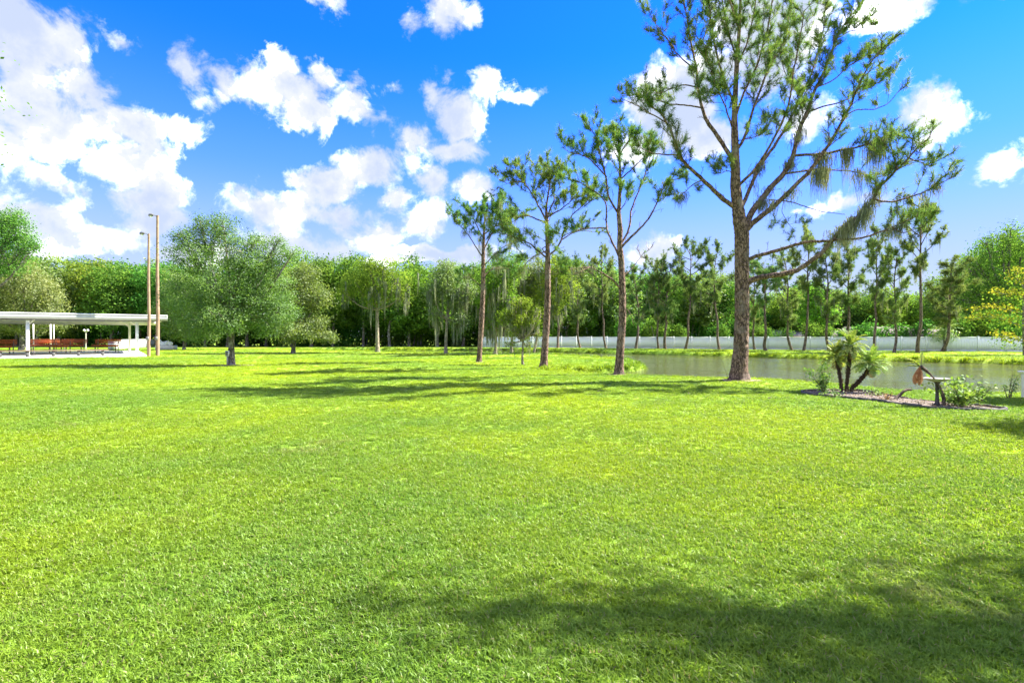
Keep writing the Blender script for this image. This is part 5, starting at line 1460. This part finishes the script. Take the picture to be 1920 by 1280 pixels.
# ------------------------------------------------------------------ flower bed
n = len(BEDS)
cb = BEDS.mean(0)
g = Geo()
rings = [1.0, 0.8, 0.55, 0.3]
V_ = []
for q in rings:
    p = cb + (BEDS - cb) * q
    z = height(p[:, 0], p[:, 1]) + 0.015 + 0.06 * (1 - q) + R(3).rand(n) * 0.02
    V_.append(np.stack([p[:, 0], p[:, 1], z], 1))
V_.append(np.array([[cb[0], cb[1], 0.1]]))
V_ = np.vstack(V_)
q_ = [(k * n + i, k * n + (i + 1) % n, (k + 1) * n + (i + 1) % n, (k + 1) * n + i) for k in range(3) for i in range(n)]
g.add(V_, q=q_, t=[(3 * n + i, 3 * n + (i + 1) % n, 4 * n) for i in range(n)])
tag(obj('mulch_bed', g, M['mulch'], smooth=True), kind='structure')
# loose chips of bark
g = Geo(); rs = R(8)
cx_ = rs.rand(2600) * 3.2 + 8.7; cy_ = rs.rand(2600) * 5.4 + 12.2
k = sdf(BEDS, cx_, cy_) < -0.04
cx_, cy_ = cx_[k], cy_[k]
leaf_quads(g, np.stack([cx_, cy_, height(cx_, cy_) + 0.05 + rs.rand(len(cx_)) * 0.04], 1), 0.06, rs, None, 1.2, 0.45)
tag(obj('bark_chips', g, M['chips']), 'brown bark chips strewn over the bed', 'bark chips', kind='stuff')
# edging strip, low board lengths
r0 = thing('bed_edging', (cb[0], cb[1], 0), 'low edging strip, coloured dark as its shadow line, curving round the palm bed', 'edging')
EP = chaikin(BED, 1)
for i in range(len(EP)):
    a, b = EP[i], EP[(i + 1) % len(EP)]
    h1 = 0.045 + 0.03 * R(i).rand()
    mid = (a + b) / 2 - cb; L = np.linalg.norm(b - a)
    g = Geo(); box(g, (mid[0], mid[1], h1 / 2 + ground_z(*((a + b) / 2))), (L + 0.015, 0.04, h1 + 0.02), math.atan2(b[1] - a[1], b[0] - a[0]), bev=0.006)
    obj('edging_board', g, M['edging'], r0)

def frond(gl, gs, p, d, L, rs, droop=0.22, w_=0.16, nlf=22, lw=0.012, fold=0.4):
    q = [p]; dd = unit(d); n = 8
    for s in range(n):
        dd = unit(dd - np.array([0, 0, droop * (0.5 + s / n)])); q.append(q[-1] + dd * L / n)
    q = np.array(q)
    tube(gs, q, np.linspace(0.010, 0.003, n + 1), 4, cap=False)
    tn = unit(np.gradient(q, axis=0))
    for j in range(nlf):
        t = 0.14 + 0.86 * j / nlf; s = t * n; i = min(int(s), n - 1); f = s - i
        b = q[i] * (1 - f) + q[i + 1] * f; tt = unit(tn[i])
        sd2 = unit(np.cross(tt, (0, 0, 1)))
        ll = w_ * 2 * math.sin(math.pi * min(1, 0.18 + t * 0.8)) * (0.8 + 0.3 * rs.rand())
        for sg in (-1, 1):
            e = b + unit(sd2 * sg + tt * 0.75 + np.array([0, 0, fold - 0.5 * rs.rand()])) * ll
            nrm = unit(np.cross(e - b, tt)); wv = np.cross(unit(e - b), nrm) * lw
            m = (b + e) / 2 + np.array([0, 0, 0.01])
            gl.add([b - wv * .5, b + wv * .5, m + wv, e, m - wv], q=[(0, 1, 2, 4)], t=[(4, 2, 3)], r=rs.rand())

def date_palm():
    Y0 = 17.0; rs = R(55)
    b0 = P(1586, 730, Y0); b0[2] = ground_z(b0[0], b0[1]) + 0.02
    root = thing('date_palm', b0, 'clump of three dwarf date palm stems with feathery crowns in the mulch bed', 'palm')
    stems = [([(1578, 728), (1575, 705), (1571, 685), (1569, 668)], 6, 0.35), ([(1587, 728), (1590, 700), (1593, 675), (1594, 648)], 6.5, 0.0), ([(1596, 730), (1610, 716), (1624, 700), (1632, 682)], 7, -0.35)]
    for pts, w_, dy in stems:
        ln = limb_px(pts, Y0, dy, n=26)
        ln[0][2] = 0.0
        g = Geo(); rr = np.full(26, w_ / 2 / F * Y0)
        rr = rr * (1 + 0.22 * ((np.arange(26) % 2) * 2 - 1)); rr[-4:] *= 1.25
        tube(g, ln, rr, 12, rough=0.35, rs=rs); local(g, b0); st = obj('stem', g, M['palm_bark'], root)
        # old leaf stubs
        gs2 = Geo()
        for j in range(70):
            t = rs.rand() * 0.95; p = ln[int(t * 25)]; a = rs.rand() * 6.28
            d = np.array([math.cos(a), math.sin(a), 0.7])
            tube(gs2, [p + d * rr[0] * 0.7, p + d * (rr[0] + 0.05)], [0.014, 0.006], 4)
        local(gs2, b0); obj('leaf_stubs', gs2, M['palm_bark'], st)
        gl, gs = Geo(), Geo(); top = ln[-1]
        for j in range(30):
            a = j * 2.4; e = 1.35 - 1.75 * (j / 30) + rs.normal() * 0.1
            d = np.array([math.cos(a) * math.cos(e), math.sin(a) * math.cos(e), math.sin(e)])
            frond(gl, gs, top + d * 0.04, d, 0.50 + 0.14 * rs.rand(), rs, 0.17, 0.09, 20, 0.012)
        local(gl, b0); local(gs, b0)
        fr = obj('fronds', gl, M['palm_leaves'], root); obj('frond_ribs', gs, M['palm_leaves'], fr)
        gd, gs = Geo(), Geo()
        for j in range(5):
            a = rs.rand() * 6.28; d = np.array([math.cos(a), math.sin(a), -0.8])
            frond(gd, gs, top - np.array([0, 0, 0.08]), d, 0.42, rs, 0.4, 0.08, 14, 0.010)
        local(gd, b0); dfo = obj('dead_fronds', gd, M['dead_leaves'], root)
date_palm()

def leaning_palm():
    Y0 = 13.0; rs = R(56)
    pts = [(1768, 769), (1770, 748), (1764, 728), (1755, 714), (1745, 702), (1736, 694), (1727, 688)]
    ln = limb_px(pts, Y0, 0.1, n=30); b0 = ln[0].copy(); b0[2] = 0.03
    root = thing('dead_palm', b0, 'thin dead palm bent over to the left with brown hanging fronds, beside the bird bath', 'palm')
    g = Geo(); rr = np.interp(np.linspace(0, 1, 30), [0, .25, .5, .75, .9, 1], [0.045, 0.042, 0.022, 0.020, 0.04, 0.055])
    tube(g, ln, rr, 8, rough=0.15, rs=rs); local(g, b0); obj('stem', g, M['dead_wood'], root)
    gl, gs = Geo(), Geo(); top = ln[-1]
    for j in range(9):
        d = np.array([-0.25 + 0.35 * rs.normal(), 0.3 * rs.normal(), -0.6])
        frond(gl, gs, top + np.array([-0.03, 0, 0]), d, 0.42 + 0.12 * rs.rand(), rs, 0.35, 0.05, 16, 0.010, -0.4)
    local(gl, b0); local(gs, b0); df = obj('dead_fronds', gl, M['dead_leaves'], root); obj('frond_ribs', gs, M['dead_leaves'], df)
    gl, gs = Geo(), Geo()
    for d in [(-0.9, 0.1, 1.0), (-1.0, -0.1, 0.75), (-0.8, 0.3, 1.1), (-1, 0.1, 0.35), (0.2, 0.2, 0.8)]:
        frond(gl, gs, top, np.array(d), 0.42, rs, 0.12, 0.05, 14, 0.008)
    local(gl, b0); local(gs, b0); f2 = obj('green_fronds', gl, M['palm_leaves'], root); obj('frond_ribs', gs, M['dead_wood'], f2)
leaning_palm()

# bird bath
Y0 = 13.0; x = (1764.5 - 960) / F * Y0
r0 = thing('bird_bath', (x, Y0 + 0.12, 0.03), 'dark pedestal bird bath with a shallow bowl at the front of the mulch bed', 'bird bath')
g = Geo(); hs_ = [0, 0.03, 0.05, 0.10, 0.35, 0.56, 0.60, 0.62]; rs_ = [0.12, 0.12, 0.08, 0.045, 0.035, 0.042, 0.07, 0.09]
tube(g, [(0, 0, z) for z in hs_], rs_, 16); obj('pedestal', g, M['iron'], r0, smooth=True)
g = Geo(); tube(g, [(0, 0, z) for z in (0.61, 0.63, 0.67, 0.70)], [0.08, 0.16, 0.25, 0.285], 24, cap=False)
tube(g, [(0, 0, z) for z in (0.70, 0.685, 0.655, 0.65)], [0.285, 0.26, 0.12, 0.02], 24, cap=False); bw = obj('bowl', g, M['stone'], r0, smooth=True)
g = Geo(); tube(g, [(0, 0, 0.672), (0, 0, 0.675)], [0.20, 0.2], 24); obj('water', g, M['water'], bw)
# stick
rs = R(66)
ln = limb_px([(1676, 757), (1684, 747), (1694, 735), (1700, 731), (1708, 731)], 14.3, 0.2, rs=rs, n=14)
b0 = ln[0].copy()
r0 = thing('broken_branch', b0, 'short dark broken branch sticking up from the mulch bed', 'branch')
g = Geo(); ln[0][2] = 0.0; tube(g, ln, np.linspace(0.05, 0.03, 14), 8, rough=0.25, rs=rs); local(g, b0); obj('stick', g, M['dead_wood'], r0)
g = Geo(); ln = limb_px([(1722, 762), (1740, 766), (1756, 762), (1764, 768)], 13.2, 0.1, rs=rs, n=10); tube(g, ln, np.linspace(0.025, 0.015, 10), 6)
tag(obj('fallen_stick', g, M['dead_wood']), 'thin stick lying on the mulch left of the bird bath', 'stick')

def stem_shrub(px, Y0, H, W, nst, label, seed, leaf, n, bare=0.25, matn='shrub_leaves', name='shrub', wood='dead_wood'):
    rs = R(seed); x = (px - 960) / F * Y0; z0 = ground_z(x, Y0)
    root = thing(name, (x, Y0, z0), label, 'shrub'); gs, gl = Geo(), Geo()
    for i in range(nst):
        a = rs.rand() * 6.28; tilt = 0.15 + 0.35 * rs.rand()
        d = np.array([math.cos(a) * tilt, math.sin(a) * tilt, 1.0]); q = [np.array([rs.normal() * 0.03, rs.normal() * 0.03, -0.02])]
        h = H * (0.6 + 0.4 * rs.rand()); m = 9
        for s in range(m):
            d = unit(d + rs.normal(size=3) * 0.12); q.append(q[-1] + d * h / m)
        q = np.array(q); q[:, :2] *= W / (0.35 * H + 1e-6) * 0.6
        tube(gs, q, np.linspace(0.014, 0.004, m + 1), 5, cap=False)
        k = n // nst
        t = bare + (1 - bare) * rs.rand(k); s = t * m; ii_ = np.minimum(s.astype(int), m - 1); f = (s - ii_)[:, None]
        pts = q[ii_] * (1 - f) + q[ii_ + 1] * f + rs.normal(size=(k, 3)) * W * 0.13
        leaf_quads(gl, pts, leaf, rs, None, 0.6, 0.5)
    obj('stems', gs, M[wood], root); obj('foliage', gl, M[matn], root)
    return root
stem_shrub(1548, 16.2, 1.15, 0.42, 5, 'tall thin light green shrub left of the date palm clump', 71, 0.085, 520, 0.2)
stem_shrub(1798, 13.0, 0.95, 0.75, 11, 'bushy broad-leaved plant in the bed right of the bird bath', 72, 0.115, 620, 0.08)
stem_shrub(1838, 14.3, 0.72, 0.35, 4, 'small pale wispy plant behind the right end of the bed', 73, 0.06, 120, 0.35, 'shrub_leaves')
stem_shrub(1570, 15.2, 0.30, 0.34, 6, 'low green weed at the left front of the bed', 74, 0.06, 160, 0.05)
stem_shrub(1640, 15.3, 0.34, 0.40, 8, 'low yellowish weed in the middle of the bed', 75, 0.06, 200, 0.05)
stem_shrub(1660, 14.4, 0.30, 0.25, 5, 'low reddish weed left of the broken branch', 76, 0.05, 110, 0.05, 'dead_leaves')
stem_shrub(1893, 15.0, 0.80, 0.30, 4, 'wispy light green plant beside the pale post at the right edge', 77, 0.07, 110, 0.4)
# pale post at the right edge
Y0 = 15.2; x = (1917 - 960) / F * Y0
r0 = thing('garden_post', (x, Y0, 0), 'pale weathered post cut by the right edge near the pond', 'post')
g = Geo(); tube(g, [(0, 0, -0.05), (0.01, 0, 0.3), (0, 0, 0.72)], [0.032, 0.03, 0.03], 10, rough=0.12, rs=rs); obj('post_shaft', g, M['cream'], r0)
g = Geo(); box(g, (-0.03, 0, 0.75), (0.15, 0.12, 0.06), bev=0.02); obj('cap', g, M['cream'], r0)
# thin bare twig by the thick pine
g = Geo(); ln = limb_px([(1366, 712), (1362, 700), (1357, 685), (1352, 672)], 21.4, 0.1, n=8); tube(g, ln, np.linspace(0.012, 0.006, 8), 5)
tag(obj('bare_twig', g, M['dead_wood']), 'thin bare twig leaning by the foot of the thick pine', 'twig')

# a few fallen twigs near the pines
rs = R(610)
for k, (px, py) in enumerate([(1290, 742), (1120, 735), (1440, 752), (980, 712)]):
    Yd = 1750.0 / (py - 631); xd = (px - 960) / F * Yd; a = rs.rand() * 3.1
    L = 0.25 + 0.3 * rs.rand()
    g = Geo(); tube(g, [(xd, Yd, ground_z(xd, Yd) + 0.05), (xd + L * .5 * math.cos(a), Yd + L * .5 * math.sin(a), ground_z(xd, Yd) + 0.075), (xd + L * math.cos(a + .3), Yd + L * math.sin(a + .3), ground_z(xd, Yd) + 0.05)], [0.010, 0.008, 0.005], 5)
    tag(obj('fallen_twig', g, M['dead_wood']), ['short fallen twig on the lawn left of the thick pine', 'short fallen twig on the lawn left of the second tallest pine', 'short fallen twig on the lawn right of the thick pine', 'short fallen twig on the lawn near the umbrella-shaped pine'][k], 'twig', 'fallen twigs under the pines')

# reeds and rough tussocks on the pond lip
def reeds():
    rs = R(500)
    a = PONDS; b = np.roll(PONDS, -1, 0); L = np.linalg.norm(b - a, axis=1)
    n = 2600; idx = rs.choice(len(a), n, p=L / L.sum()); t = rs.rand(n, 1)
    p = a[idx] * (1 - t) + b[idx] * t + rs.normal(size=(n, 2)) * 0.22
    near = (p[:, 1] < 27) & (p[:, 0] > 3)
    p = p[~near | (rs.rand(n) < 0.35)]
    z = height(p[:, 0], p[:, 1])
    pts = np.stack([p[:, 0], p[:, 1], z], 1)
    rot = np.stack([rs.normal(size=len(p)) * 0.1, rs.normal(size=len(p)) * 0.1, rs.rand(len(p)) * 6.283], 1)
    s = (0.6 + 0.8 * rs.rand(len(p))) * np.where(p[:, 1] < 27, 0.45, 1.0)
    grass_instances('bank_grass', pts, rot, s, [make_clump(200 + i, 24, 0.16, 0.10, 0.30, 0.022) for i in range(3)], 'rough unmown grass along the pond edge')
reeds()
